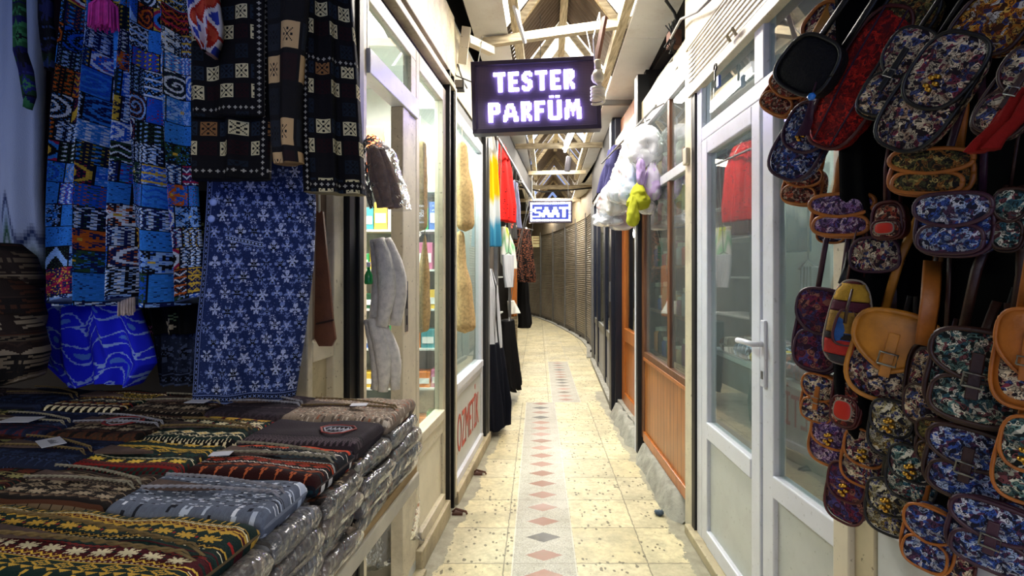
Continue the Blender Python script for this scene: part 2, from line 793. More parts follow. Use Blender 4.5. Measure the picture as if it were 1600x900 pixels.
def tiedye(Hh, W, seed=2):
    y, x = np.mgrid[0:Hh, 0:W] * 1.0
    s = np.sin(y * .20 + 2.2 * np.sin(x * .055) + 1.1 * np.sin(x * .13 + y * .05)) + .6 * np.sin(x * .10 + y * .03 + 2 * np.sin(y * .07))
    q = np.sin(y * 1.3 + x * .2) * .12
    bg, fg = np.array(H('#1a24d4')), np.array(H('#8aa6e4'))
    A = np.where((np.abs(s - .25 + q) < .20)[..., None], fg, bg)
    return np.where((s > 1.38)[..., None], np.array(H('#4c78d0')), A)


def dark_floral(Hh, W, seed=4):
    r = np.random.RandomState(seed)
    A = np.tile(np.array(H('#0a0808')), (Hh, W, 1))
    cs = hexa(['#b0402c', '#c06a94', '#7c8a5c', '#b5a484', '#6a1c24'])
    for _ in range(Hh * W // 260):
        cy, cx, k = r.randint(0, Hh), r.randint(0, W), r.randint(2, 7)
        c = cs[r.randint(0, 5)]
        for a in range(-k, k + 1):
            for b in range(-k, k + 1):
                d = math.hypot(a, b)
                if 0 <= cy + a < Hh and 0 <= cx + b < W and d < k * (.6 + .4 * math.cos(5 * math.atan2(a, b))) and d > k * .25:
                    A[cy + a, cx + b] = c
    return A


def bands(Hh, W, stops, wob=3.0, seed=1):
    """soft dyed bands down the cloth: stops = [(t, '#hex')]"""
    r = np.random.RandomState(seed)
    ts = [t for t, _ in stops]
    cs = hexa([c for _, c in stops])
    y, x = np.mgrid[0:Hh, 0:W] * 1.0
    t = (y + wob * np.sin(x * .25 + 1) + wob * .6 * np.sin(x * .6)) / Hh
    return np.stack([np.interp(t, ts, cs[:, k]) for k in range(3)], axis=-1)


def ikat(Hh, W, seed=1):
    y, x = np.mgrid[0:Hh, 0:W] * 1.0
    s = np.sin(x * .55 + 1.5 * np.sin(y * .16)) + .8 * np.sin(y * .22 + x * .1)
    pal = hexa(['#d9d3d6', '#a8281e', '#c24a32', '#2c3c9c'])
    A = np.where((s > .25)[..., None], pal[1], pal[0])
    A = np.where((s > 1.2)[..., None], pal[2], A)
    A = np.where(((s < -1.1))[..., None], pal[3], A)
    return A


def vstripes(Hh, W, cols, wd):
    x = np.arange(W) // wd
    c = hexa(cols)[x % len(cols)]
    return np.tile(c[None], (Hh, 1, 1))


def plain(Hh, W, c, var=.08, seed=1):
    r = np.random.RandomState(seed)
    return np.tile(np.array(H(c)), (Hh, W, 1)) * (1 - var + 2 * var * r.rand(Hh, W, 1))


# ------------------------------------------------------------------ draped garment: closed folded tube hanging between two edges
def drape(rows, YL, YR=None, thick=0.07, folds=7, amp=0.02, patt=None, nb=14, seed=0, hemwave=0.0, flare=1.0, sway=0.0, topamp=.35):
    """rows: (py, pxL, pxR) down the cloth. returns MB in world space"""
    YR = YL if YR is None else YR
    Ym = (YL + YR) / 2
    Hh, W = patt.shape[:2]
    r = np.random.RandomState(seed + 100)
    ph = r.rand(6) * 6.28
    pys = [q[0] for q in rows]
    t = np.linspace(0, 1, Hh + 1)
    py = pys[0] + t * (pys[-1] - pys[0])
    pl = np.interp(py, pys, [q[1] for q in rows])
    pr = np.interp(py, pys, [q[2] for q in rows])
    L = np.stack([(pl - 800) * YL / F, np.full_like(pl, YL)], -1)
    Rr = np.stack([(pr - 800) * YR / F, np.full_like(pr, YR)], -1)
    z = CH - (py - HY) * Ym / F
    ax = (Rr - L)
    ln = np.linalg.norm(ax, axis=1, keepdims=True)
    ax = ax / np.maximum(ln, 1e-6)
    nrm = np.stack([ax[:, 1], -ax[:, 0]], -1)       # towards the viewer
    nf = W
    s_front = np.linspace(0, 1, nf + 1)
    s_back = np.linspace(1, 0, nb + 1)[1:-1]
    Pn = np.zeros((Hh + 1, nf + 1 + len(s_back), 3))
    for part, (ss, sgn, off) in enumerate(((s_front, 1, 0), (s_back, -1, nf + 1))):
        S, T = np.meshgrid(ss, t)
        prof = np.sqrt(np.clip(1 - (2 * S - 1) ** 4, 0, 1)) * thick / 2
        A = amp * (topamp + (1 - topamp) * T)
        w = np.sin(2 * PI * folds * S + ph[0] + 1.2 * np.sin(3.1 * T + ph[1])) + .5 * np.sin(2 * PI * folds * 1.73 * S + ph[2] - 1.5 * T) + .35 * np.sin(2 * PI * folds * .37 * S + ph[3])
        edge = np.clip(np.minimum(S, 1 - S) * 8, 0, 1)
        dsp = prof * sgn + A * w * edge * (1 if sgn > 0 else .6)
        latera = .25 * A * np.cos(2 * PI * folds * S + ph[0]) * edge
        base = L[:, None, :] + (ax * ln)[:, None, :] * S[..., None]
        pos = base + nrm[:, None, :] * dsp[..., None] + ax[:, None, :] * latera[..., None]
        Pn[:, off:off + len(ss), 0] = pos[..., 0]
        Pn[:, off:off + len(ss), 1] = pos[..., 1]
        zz = z[:, None] + hemwave * np.sin(2 * PI * folds * .5 * S + ph[4]) * T ** 4 + 0 * S
        Pn[:, off:off + len(ss), 2] = zz
    C = np.zeros((Hh, Pn.shape[1], 3))
    C[:, :nf] = patt
    kb = np.linspace(W - 1, 0, Pn.shape[1] - nf).astype(int)
    C[:, nf:] = patt[:, kb]
    mb = MB()
    mb.grid(Pn, C, closed=True, caps=True)
    return mb


def garment(name, label, cat, rows, YL, YR=None, m=None, group=None, parts=None, **k):
    o = drape(rows, YL, YR, **k).build(name, m or mat_cloth(), smooth=True)
    return tag(o, label, cat, group)

# ------------------------------------------------------------------ materials of the place
cream = mat('cream_paint', H('#c9bfa6'), 0.45, dirt=(H('#5d5140'), 0.55), var=.06)
cream2 = mat('old_cream_paint', H('#b5a888'), 0.55, dirt=(H('#4a3b28'), 0.7), var=.10)
white_frame = mat('white_frame', H('#d0d2da'), 0.32, var=.03, dirt=(H('#8d8a82'), 0.3))
white_panel = mat('white_panel', H('#b9bcb8'), 0.4, var=.04, dirt=(H('#85836f'), 0.3))
soffit_m = mat('soffit_board', H('#d9d7cf'), 0.6, var=.05, dirt=(H('#a08a68'), 0.35), scale=3)
black_m = mat('black_steel', H('#0c0c0d'), 0.5, var=.1)
dark_m = mat('dark_void', H('#131214'), 0.9, var=.15)
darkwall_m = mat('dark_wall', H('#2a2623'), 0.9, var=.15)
metal_m = mat('grey_metal', H('#8e8e8c'), 0.35, metal=0.8, var=.08)
brass_m = mat('brass', H('#c79a3f'), 0.3, metal=1.0, var=.05)
timber = mat_wood('roof_timber', H('#86765c'), H('#d6c8a8'), (3, 3, 22), 0.7)
timber_x = mat_wood('beam_timber', H('#84745a'), H('#d2c4a4'), (2.5, 20, 20), 0.7)
timber_y = mat_wood('purlin_timber', H('#8a7a5c'), H('#d6c8a4'), (20, 2, 20), 0.7)
orange_wood = mat_wood('varnished_orange_wood', H('#8a4718'), H('#bb6f2e'), (16, 16, 1.4), 0.3)
board_wood = mat_wood('varnished_board_wood', H('#824616'), H('#ad6a2a'), (14, 14, 1.2), 0.3, groove=0.075)
brown_wood = mat_wood('brown_wood', H('#4c2c1a'), H('#7d5236'), (12, 12, 1.2), 0.4)
glass_m = mat_glass('window_glass')
glass_l = mat_glass('shop_window_glass', (0.86, 0.94, 0.93), 1.0, 0.05)
glass_r = mat_glass('door_glass', (0.78, 0.86, 0.84), 1.5, 0.05)
stone_m = mat('rough_plinth', H('#9c9a90'), 0.9, var=.15, scale=14, bump=.6, dirt=(H('#4a463e'), .6))


# ------------------------------------------------------------------ floor
def floor_material():
    t = NT('terrazzo_tiles')
    tc = t.n('ShaderNodeTexCoord')
    sp = t.n('ShaderNodeSeparateXYZ', {0: tc.outputs['Object']})
    X, Y = sp.outputs[0], sp.outputs[1]
    ob = tc.outputs['Object']
    far = t.math('GREATER_THAN', Y, 5.5)
    sh = t.math('MULTIPLY', far, 0.28)
    u = t.math('SUBTRACT', t.math('SUBTRACT', X, t.math('MULTIPLY', Y, 0.05)), sh)
    u = t.math('ADD', u, 0.121)                                 # 0 .. 0.305 over the inlaid strip
    inst = t.math('MULTIPLY', t.math('GREATER_THAN', u, 0.0), t.math('LESS_THAN', u, 0.305))
    inst = t.math('MULTIPLY', inst, t.math('LESS_THAN', Y, 8.0))
    # tiles
    pitch = 0.343
    ty = t.math('DIVIDE', t.math('SUBTRACT', Y, 2.46 - pitch * 8), pitch)
    tx = t.math('DIVIDE', t.math('SUBTRACT', u, 0.305), 0.345)
    def joint(q, w):
        fr = t.math('FRACT', q)
        return t.math('LESS_THAN', t.math('MINIMUM', fr, t.math('SUBTRACT', 1.0, fr)), w)
    wob = t.math('MULTIPLY', t.math('SUBTRACT', t.noise(ob, 22, 3), .5), .05)
    jy = joint(t.math('ADD', ty, wob), 0.011)
    jx = joint(t.math('ADD', tx, wob), 0.010)
    jt = t.math('MAXIMUM', jy, jx)
    cell = t.n('ShaderNodeCombineXYZ', {0: t.math('FLOOR', tx), 1: t.math('FLOOR', ty)})
    wn_ = t.n('ShaderNodeTexWhiteNoise', {'Vector': cell}, noise_dimensions='3D')
    base = t.ramp(wn_.outputs[0], [(0, H('#cbbd94')), (.5, H('#d8cca4')), (1, H('#c6bc9c'))])
    st = t.noise(ob, 3.2, 6, .7)
    base = t.mix(t.ramp(st, [(.45, (0, 0, 0)), (.7, (.75, .75, .75))]), base, H('#8f8a70'))
    n5 = t.noise(ob, 34, 3)
    base = t.mix(t.ramp(n5, [(.35, (.35, .35, .35)), (.6, (0, 0, 0))]), base, H('#9c9274'))
    spv = t.n('ShaderNodeMapping', {'Vector': ob})
    spv.inputs['Scale'].default_value = (1, .7, 1)
    vo = t.n('ShaderNodeTexVoronoi', {'Vector': spv.outputs[0], 'Scale': 52.0, 'Randomness': 1.0})
    keep = t.math('GREATER_THAN', t.n('ShaderNodeSeparateColor', {0: vo.outputs['Color']}).outputs[0], .80)
    chips = t.math('MULTIPLY', t.math('LESS_THAN', vo.outputs['Distance'], t.math('MULTIPLY', t.noise(ob, 40, 2), .8)), keep)
    chips = t.math('MULTIPLY', chips, t.math('GREATER_THAN', t.noise(ob, 5.0, 2), .47))
    base = t.mix(t.math('MULTIPLY', chips, .8), base, H('#4b4434'))
    base = t.mix(t.math('MULTIPLY', jt, .7), base, H('#5c5645'))
    # inlaid strip with lozenges
    sbase = t.ramp(t.noise(ob, 120, 3), [(.3, H('#86827a')), (.5, H('#aaa598')), (.7, H('#bdb8a6'))])
    v = t.math('DIVIDE', t.math('SUBTRACT', Y, 2.875 + .086 - .1715 * 20), .1715)
    vf = t.math('ABSOLUTE', t.math('SUBTRACT', t.math('FRACT', v), .5))
    uf = t.math('ABSOLUTE', t.math('SUBTRACT', u, .152))
    q = t.math('ADD', t.math('DIVIDE', uf, .092), t.math('DIVIDE', vf, .30))
    q = t.math('ADD', q, t.math('MULTIPLY', t.math('SUBTRACT', t.noise(ob, 90, 2), .5), .22))
    loz = t.math('LESS_THAN', q, 1.0)
    wl = t.n('ShaderNodeTexWhiteNoise', {'W': t.math('MULTIPLY', t.math('FLOOR', v), 1.37)}, noise_dimensions='1D')
    lc = t.ramp(wl.outputs[0], [(0, H('#8a6250')), (.25, H('#4c4a46')), (.42, H('#946c5c')), (.7, H('#6a6052')), (.8, H('#a07868'))], 'CONSTANT')
    sbase = t.mix(loz, sbase, lc)
    sj = joint(t.math('MULTIPLY', ty, 1.0), .008)
    sbase = t.mix(t.math('MULTIPLY', sj, .4), sbase, H('#5c5645'))
    edge = t.math('LESS_THAN', t.math('MINIMUM', t.math('ABSOLUTE', u), t.math('ABSOLUTE', t.math('SUBTRACT', u, .305))), .0035)
    col = t.mix(inst, base, sbase)
    col = t.mix(t.math('MULTIPLY', edge, .5), col, H('#d8d4c4'))
    # cement margins along both shopfronts
    wl_ = t.math('MULTIPLY', t.math('SUBTRACT', t.noise(ob, 3.5, 8, .75), .5), .22)
    dl = t.math('ADD', t.math('SUBTRACT', X, t.math('ADD', t.math('MULTIPLY', Y, .125), -.745)), wl_)
    dr = t.math('ADD', t.math('SUBTRACT', t.math('ADD', t.math('MULTIPLY', Y, .025), .897), X), wl_)
    mg = t.math('LESS_THAN', t.math('MINIMUM', dl, dr), .10)
    cem = t.ramp(t.noise(ob, 9, 6, .7), [(.3, H('#7f7a6a')), (.7, H('#aaa590'))])
    near = t.math('LESS_THAN', Y, 6.0)
    col = t.mix(t.math('MULTIPLY', mg, near), col, cem)
    gr_ = t.noise(ob, 14, 8, .8)
    col = t.mix(t.ramp(gr_, [(.40, (.3, .3, .3)), (.52, (0, 0, 0))]), col, H('#77705a'))
    hgt = t.math('SUBTRACT', t.math('MULTIPLY', n5, .3), t.math('ADD', jt, chips))
    rgh = t.ramp(t.noise(ob, 4, 4), [(.3, (.38, .38, .38)), (.7, (.6, .6, .6))])
    t.principled(Base_Color=col, Roughness=rgh, Specular_IOR_Level=.42, Normal=t.bump(hgt, .25, .004))
    return t.m


struct(MB().box(-3.2, 3.4, -1.6, 24, -.1, 0).build('floor', floor_material(), origin=(0, 0, 0)))

# ------------------------------------------------------------------ left side walls and stall shell
wp = mat('stall_wall', H('#3a342e'), .9, var=.1)
shopwall = mat('shop_wall', H('#cfd3cc'), .7, var=.03)
struct(MB().box(-2.75, -2.65, -1.6, 1.69, 0, 3.0).build('wall_left', wp))
struct(MB().box(-2.7, -.57, 1.69, 1.75, 0, 3.0).build('wall_left', wp))                # behind the textile stall
struct(MB().box(-2.7, -2.62, 1.75, 4.35, 0, 3.0).build('wall_left', shopwall))
struct(MB(FL).box(-2.2, -.02, 4.16, 4.24, 0, 3.0).build('wall_left', shopwall))
struct(MB(FL).box(-.62, -.55, 4.24, 8.6, 0, 3.0).build('wall_left', mat('clothes_shop_wall', H('#5a5148'), .9)))
struct(MB(FL).box(-2.2, -.03, .0, 4.2, 2.92, 3.0).build('ceiling', shopwall))
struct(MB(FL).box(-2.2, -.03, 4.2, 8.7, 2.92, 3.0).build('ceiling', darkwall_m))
struct(MB(FL).box(-.04, .02, 1.5, 3.08, 2.56, 2.92).build('wall_left', cream2, bevel=.004))       # fascia over the shutters
struct(MB(FL).box(-.04, .0, 3.08, 4.3, 2.50, 2.92).build('wall_left', cream2))
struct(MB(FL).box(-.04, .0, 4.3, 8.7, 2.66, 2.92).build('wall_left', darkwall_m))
struct(MB(FL).box(-.12, -.06, 0.0, 4.3, 3.0, 3.6).build('wall_left', darkwall_m))
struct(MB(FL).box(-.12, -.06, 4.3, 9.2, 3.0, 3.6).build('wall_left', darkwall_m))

# doorway of the cosmetic shop --------------------------------------------------------------
s1, s2, s3, s4 = 1.775 * KL, 1.825 * KL, 2.19 * KL, 2.385 * KL
d = MB(FL).box(-.06, .0, s1, s2, .0, 2.56).build('door_1', cream, bevel=.004)
struct(d)
MB(FL).box(-.05, .005, s3, s3 + .085, .06, 2.11).build('lock_stile', cream, d, bevel=.004)
MB(FL).box(-.05, .0, s3 + .085, s4, .06, 2.11).build('door_stile', cream, d, bevel=.004)
MB(FL).box(-.05, .012, s2, s4, 2.11, 2.20).build('lintel', white_frame, d, bevel=.004)
MB(FL).box(-.05, -.0, s2, s4, 0, .06).build('threshold', white_panel, d, bevel=.004)
lp = MB(FL).box(.005, .008, s3 + .025, s3 + .06, 1.14, 1.36).build('lock_plate', metal_m, d)
MB(FL).box(.008, .0095, s3 + .033, s3 + .050, 1.24, 1.32).box(.008, .0095, s3 + .035, s3 + .047, 1.17, 1.21).build('keyhole', black_m, lp)
w = MB(FL).box(-.04, .0, s2, s4, 2.38, 2.44).box(-.04, .0, s4 - .07, s4, 2.20, 2.38).box(-.04, .0, s2, s2 + .02, 2.2, 2.38).build('window_1', cream, bevel=.003)
struct(w)
MB(FL).box(-.022, -.017, s2 + .02, s4 - .07, 2.2, 2.38).build('pane', glass_l, w)

# display window beside it
a, b = s4 + .003, 2.93 * KL
w = MB(FL).box(-.05, .0, a, a + .05, .10, 2.44).box(-.05, .0, b - .06, b, .10, 2.44).box(-.05, .0, a + .05, b - .06, 2.36, 2.44) \
    .box(-.05, .012, a + .05, b - .06, .58, .63).box(-.05, .0, a + .05, b - .06, .50, .58).box(-.05, .012, a + .05, b - .06, .10, .16).build('window_2', cream, bevel=.004)
struct(w)
MB(FL).box(-.03, -.024, a + .05, b - .06, .63, 2.36).build('pane', glass_l, w)
MB(FL).box(-.035, -.012, a + .05, b - .06, .16, .50).build('panel', mat('ivory_panel', H('#d6cdb4'), .4, var=.04, dirt=(H('#9a8a68'), .3)), w)
MB(FL).box(-.0, .0, a, b, 0, 0)
struct(MB(FL).box(-.06, .03, s4, b, 0, .10).build('baseboard_left', cream2, bevel=.006))
struct(MB(FL).box(-.06, .05, s1 - .35, s4, 0, .02).build('baseboard_left', cream2))

# black shutter guides
g1, g2 = 2.935 * KL, 3.08 * KL
tA = MB(FL).box(-.05, .022, g1, g1 + .02, 0, 2.56).box(-.05, .0, g1 + .02, g2 - .045, 0, 2.56).box(-.05, .022, g2 - .045, g2 - .025, 0, 2.56).build('trim_1', black_m)
struct(tA)
MB(FL).box(-.05, .028, g2 - .025, g2 + .01, 0.05, 2.5).build('edge_strip', cream, tA, bevel=.003)
tB = MB(FL).box(-.05, .01, 1.665 * KL, 1.775 * KL, 0, 2.56).build('trim_2', black_m)
struct(tB)
MB(FL).tube([(.014, 1.72 * KL, .05), (.014, 1.72 * KL, 2.5)], .006, 6).build('cable', mat('black_rubber', H('#111111'), .4), tB)
# shutter rail over the windows (pale strips with dark slots between)
tC = MB(FL).box(-.05, -.02, s1, b + .1, 2.44, 2.56).build('trim_3', black_m)
struct(tC)
MB(FL).box(-.02, .03, s1 - .2, b + .12, 2.475, 2.51).build('rail', cream2, tC, bevel=.003)

# leaf with a brown inner panel between the stall and the black guide
l0, l1 = 1.43 * KL, 1.655 * KL
d = MB(FL).box(-.05, -.005, l1 - .07, l1, .05, 2.56).box(-.05, -.005, l0, l0 + .03, .05, 2.56).box(-.05, -.005, l0 + .03, l1 - .07, 1.14, 1.20).box(-.05, -.005, l0 + .03, l1 - .07, .05, .12).build('door_2', cream, bevel=.004)
struct(d)
MB(FL).box(-.04, -.03, l0 + .03, l1 - .07, .12, 1.14).build('panel', cream2, d)
MB(FL).box(-.04, -.03, l0 + .03, l1 - .07, 1.20, 2.56).build('panel', mat('brown_panel', H('#5e4a38'), .6), d)

# second shop: aluminium window with lettered panel -----------------------------------------
a, b = 3.10 * KL, 4.10 * KL
w = MB(FL).box(-.05, .0, a, a + .05, .08, 2.42).box(-.05, .0, b - .06, b, .08, 2.42).box(-.05, .0, a + .05, b - .06, 2.34, 2.42) \
    .box(-.05, .015, a + .05, b - .06, .66, .71).box(-.05, .0, a + .05, b - .06, .61, .66).box(-.05, .015, a + .05, b - .06, .08, .13).build('window_3', white_frame, bevel=.004)
struct(w)
MB(FL).box(-.03, -.024, a + .05, b - .06, .71, 2.34).build('pane', glass_l, w)
pn = MB(FL).box(-.03, -.01, a + .05, b - .06, .13, .61).build('panel', white_panel, w)
struct(MB(FL).box(-.06, .04, a - .02, b + .15, 0, .08).build('baseboard_left', cream2, bevel=.006))
struct(MB(FL).box(-.05, -.01, a, b + .1, 2.42, 2.50).build('trim_4', black_m))
cu = bpy.data.curves.new('lettering', 'FONT')
cu.body = 'KOZMETİK'
cu.size = .27
cu.extrude = .0008
cu.align_x = 'LEFT'
to = bpy.data.objects.new('lettering', cu)
COL.objects.link(to)
bpy.context.view_layer.update()
me = bpy.data.meshes.new_from_object(to.evaluated_get(bpy.context.evaluated_depsgraph_get()))
bpy.data.objects.remove(to)
vv = np.array([v.co[:] for v in me.vertices])

lx = vv[:, 0] - vv[:, 0].min()
lx = lx / lx.max()
mb = MB(FL)
mb.add(np.stack([vv[:, 2] - .008, a + .055 + lx * (b - a - .2), .24 + (vv[:, 1] - vv[:, 1].min()) * 1.28], -1), [tuple(p.vertices) for p in me.polygons])
mb.build('lettering', mat('red_vinyl', H('#b5402c'), .5), w)
tD = MB(FL).box(-.05, .022, b + .01, b + .10, 0, 2.5).build('trim_5', black_m)
struct(tD)
MB(FL).box(-.05, .03, b + .10, b + .15, 0, 2.5).build('edge_strip', metal_m, tD)

# ------------------------------------------------------------------ right side
struct(MB(FR).box(2.0, 2.08, .2, 5.4, 0, 3.0).build('wall_right', mat('shop_back_right', H('#6c6f6c'), .8)))
struct(MB(FR).box(.06, 2.0, 1.28, 1.33, 0, 3.0).build('wall_right', darkwall_m))
struct(MB(FR).box(.06, 2.0, 2.80, 2.86, 0, 3.0).build('wall_right', mat('shop_side_right', H('#7d8078'), .8)))
struct(MB(FR).box(.06, 2.0, 4.05, 4.12, 0, 3.0).build('wall_right', darkwall_m))
struct(MB(FR).box(.22, 2.1, .0, 6.6, 2.92, 3.0).build('ceiling', darkwall_m))
struct(MB(FR).box(.12, .18, .0, 9.2, 3.0, 3.6).build('wall_right', darkwall_m))
struct(MB(FR).box(.0, .07, 2.86, 5.35, 2.54, 2.70).build('wall_right', cream2))
struct(MB(FR).box(.20, .22, 2.86, 5.35, 2.70, 3.0).build('wall_right', mat('slate_board', H('#5c6470'), .6)))
struct(MB(FR).box(-.02, .07, 1.3, 2.80, 2.60, 2.95).build('wall_right', cream2, bevel=.004))

# roller shutter housing above the white doors
rs = thing('roller_shutter', 'half-rolled cream slatted shutter above the white glazed doors', 'shutter', FR @ Vector((.0, 2.0, 2.34)))
prof = []
n = 9
mb = MB(FR)
for k in range(n):
    z0 = 2.385 + k * .025
    mb.add([(x, y, z) for y in (1.36, 2.76) for (x, z) in ((.0, z0), (-.016, z0 + .006), (-.016, z0 + .017), (.0, z0 + .024))],
           [(0, 1, 5, 4), (1, 2, 6, 5), (2, 3, 7, 6)])
mb.box(.0, .02, 1.36, 2.76, 2.385, 2.62)
mb.build('slat_curtain', mat('shutter_paint', H('#c4bba6'), .4, dirt=(H('#7d6d55'), .4), var=.05), rs)
MB(FR).box(-.02, .02, 1.36, 2.76, 2.335, 2.385).build('bottom_bar', cream, rs, bevel=.003)
MB(FR).tube([(-.03, 2.1, 2.37), (-.045, 2.1, 2.40), (-.045, 2.16, 2.40), (-.03, 2.16, 2.37)], .007, 8).build('lock_bracket', cream2, rs)
kb = MB(FR).tube([(-.03 + .0, 2.33 + .016 * math.cos(q), 2.33 + .016 * math.sin(q)) for q in np.linspace(0, 2 * PI, 12)], .004, 6).box(-.034, -.028, 2.326, 2.338, 2.27, 2.32).build('key', black_m, rs)
MB(FR).box(-.038, -.026, 2.27, 2.30, 2.225, 2.275).build('key_fob', mat('blue_plastic', H('#5a6cae'), .4), rs, bevel=.003)


def glazed_leaf(name, y0, y1, M, zmid=(.58, .66), ztop=2.06, st=.075, frame=white_frame, pane=glass_r, panel=white_panel, z0=.05, th=.05):
    d_ = MB(M).box(.0, th, y0, y0 + st, z0, ztop).box(.0, th, y1 - st, y1, z0, ztop).box(.0, th, y0 + st, y1 - st, ztop - st, ztop) \
        .box(-.004, th, y0 + st, y1 - st, zmid[0], zmid[1]).box(-.004, th, y0 + st, y1 - st, z0, z0 + st).build(name, frame, bevel=.005)
    struct(d_)
    MB(M).box(.022, .028, y0 + st, y1 - st, zmid[1], ztop - st).build('pane', pane, d_)
    MB(M).box(.018, .032, y0 + st, y1 - st, z0 + st, zmid[0]).build('panel', panel, d_)
    return d_


yA, yB, yC = 1.955, 2.60, 1.37
glazed_leaf('door_3', yA, yB, FR)
M2 = FR @ tr(0, 1.95, 0) @ rotz(R(3.2)) @ tr(0, -1.95, 0)
d4 = glazed_leaf('door_4', 1.40, 1.935, M2)
hd = MB(M2).box(-.012, .0, 1.90, 1.93, .97, 1.22).build('handle_plate', white_frame, d4, bevel=.004)
MB(M2).tube([(-.012, 1.915, 1.13), (-.05, 1.915, 1.13), (-.052, 1.97, 1.132), (-.05, 2.03, 1.13)], .011, 10).build('lever_handle', white_frame, hd, smooth=True)
MB(M2).box(-.014, -.011, 1.908, 1.922, 1.0, 1.03).build('keyhole', metal_m, hd)
# transom row over the doors
w = MB(FR).box(.0, .05, 1.36, yB, 2.06, 2.13).box(.0, .05, yA - .03, yA + .05, 2.13, 2.62).box(0, .05, yB - .0, yB + .07, .0, 2.62).box(.0, .05, yC - .02, yC + .02, 2.13, 2.62).build('window_4', white_frame, bevel=.005)
struct(w)
MB(FR).box(.022, .028, yA + .05, yB, 2.13, 2.62).build('pane', glass_r, w)
MB(FR).box(.022, .028, yC + .02, yA - .03, 2.13, 2.62).build('pane', glass_r, w)
struct(MB(FR).box(-.04, .06, 1.3, 2.75, 0, .05).build('baseboard_right', cream2, bevel=.006))
# posts either side
struct(MB(FR).box(-.01, .06, 2.675, 2.72, 0, 2.62).build('trim_6', black_m))
struct(MB(FR).box(-.012, .07, 2.72, 2.83, 0, 2.92).build('trim_7', cream, bevel=.004))
MB(FR).box(-.035, -.012, 2.745, 2.80, 1.98, 2.07).build('switch_box', cream, bpy.data.objects['trim_7'], bevel=.006)
struct(MB(FR).box(-.075, .06, 1.30, 1.365, 0, 2.62).build('trim_8', cream, bevel=.004))
struct(MB(FR).box(-.06, .02, 1.225, 1.30, 0, 2.62).build('trim_9', cream2, bevel=.004))

# wooden shop window -------------------------------------------------------------------------
a, b = 2.835, 3.93
w = MB(FR).box(.0, .05, a, b, 1.97, 2.03).box(.0, .05, a, b, 2.48, 2.54).build('window_5', white_frame, bevel=.004)
struct(w)
MB(FR).box(.0, .05, b - .07, b, .14, 2.48).box(.0, .045, a, a + .03, .14, 2.48).box(.005, .045, a + .36, a + .41, .80, 2.48).box(.0, .05, a + .03, b - .07, .74, .80).build('brown_frame', brown_wood, w, bevel=.004)
MB(FR).box(-.006, .0, a, b - .07, .735, .76).build('sill', orange_wood, w, bevel=.004)
MB(FR).box(.02, .026, a + .03, b - .07, .8, 1.97).box(.02, .026, a + .03, b - .07, 2.03, 2.48).build('pane', glass_r, w)
MB(FR).box(.01, .03, a + .0, b - .07, .2, .74).build('boarding', board_wood, w)
MB(FR).box(-.006, .03, a + .0, b - .07, .13, .20).build('base_rail', orange_wood, w, bevel=.004)
tE = MB(FR).box(-.03, .06, b + .005, b + .06, 0, 2.92).build('trim_10', black_m)
struct(tE)
MB(FR).box(-.032, .06, b + .06, b + .105, 0, 2.92).build('edge_strip', white_frame, tE)
# orange wooden door, set back
a, b = 4.12, 5.05
d = MB(FR).box(.06, .11, a, a + .11, .14, 2.15).box(.06, .11, b - .12, b, .14, 2.15).box(.06, .11, a + .11, b - .12, 2.03, 2.15).box(.055, .11, a + .11, b - .12, .74, .86).box(.055, .11, a + .11, b - .12, .14, .24).build('door_5', orange_wood, bevel=.004)
struct(d)
MB(FR).box(.08, .086, a + .11, b - .12, .86, 2.03).build('pane', glass_m, d)
MB(FR).box(.075, .095, a + .11, b - .12, .24, .74).build('panel', orange_wood, d)
MB(FR).box(.045, .06, a + .02, a + .08, .42, .56).build('brass_plate', brass_m, d, bevel=.003)
struct(MB(FR).box(.05, .11, a - .04, b, 2.15, 2.9).build('window_6', brown_wood))
tF = MB(FR).box(.0, .09, b + .02, b + .09, 0, 2.92).box(-.03, .02, b + .09, b + .2, 0, 2.92).build('trim_11', mat('navy_steel', H('#0f1320'), .4), bevel=.003)
struct(tF)
MB(FR).box(-.04, -.03, b + .12, b + .16, 1.1, 1.3).build('padlock_hasp', metal_m, tF)
# rough stone plinth below the wooden shop
def plinth(y0, y1, x0, h, seed):
    ny, nx = 40, 6
    Pn = np.zeros((ny, nx, 3))
    for i in range(ny):
        y = y0 + (y1 - y0) * i / (ny - 1)
        for j in range(nx):
            t_ = j / (nx - 1)
            x = (-x0 + (x0 + .02) * t_) * min(1, .3 + 8 * min(i, ny - 1 - i) / (ny - 1))
            z = h * min(1, t_ * 1.6) * min(1, .15 + 8 * min(i, ny - 1 - i) / (ny - 1))
            nn = noise.noise(Vector((x * 9, y * 9, seed))) * .03
            Pn[i, j] = (x + nn, y, max(-.01, z + nn * .6 if t_ > 0 else -.01))
    return MB(FR).grid(Pn)
o = plinth(2.84, 3.93, .085, .13, 1).build('baseboard_right', stone_m, smooth=True)
struct(o)
struct(plinth(4.03, 5.1, .075, .13, 4).build('baseboard_right', stone_m, smooth=True))
struct(MB(FR).box(.02, .1, 2.84, 5.1, 0, .14).build('baseboard_right', stone_m))

# dark shopfront beyond: posts, mirrored narrow panes
def seg(a, b, x0, x1, y0f=0.0, y1f=1.0, z0=0, z1=2.6):
    """box along the plan line a -> b, thickness to the right"""
    a, b = Vector((*a, 0)), Vector((*b, 0))
    dd = (b - a)
    L = dd.length
    ang = math.atan2(dd.x, dd.y)
    M = tr(a.x, a.y, 0) @ rotz(-ang)
    return MB(M), L


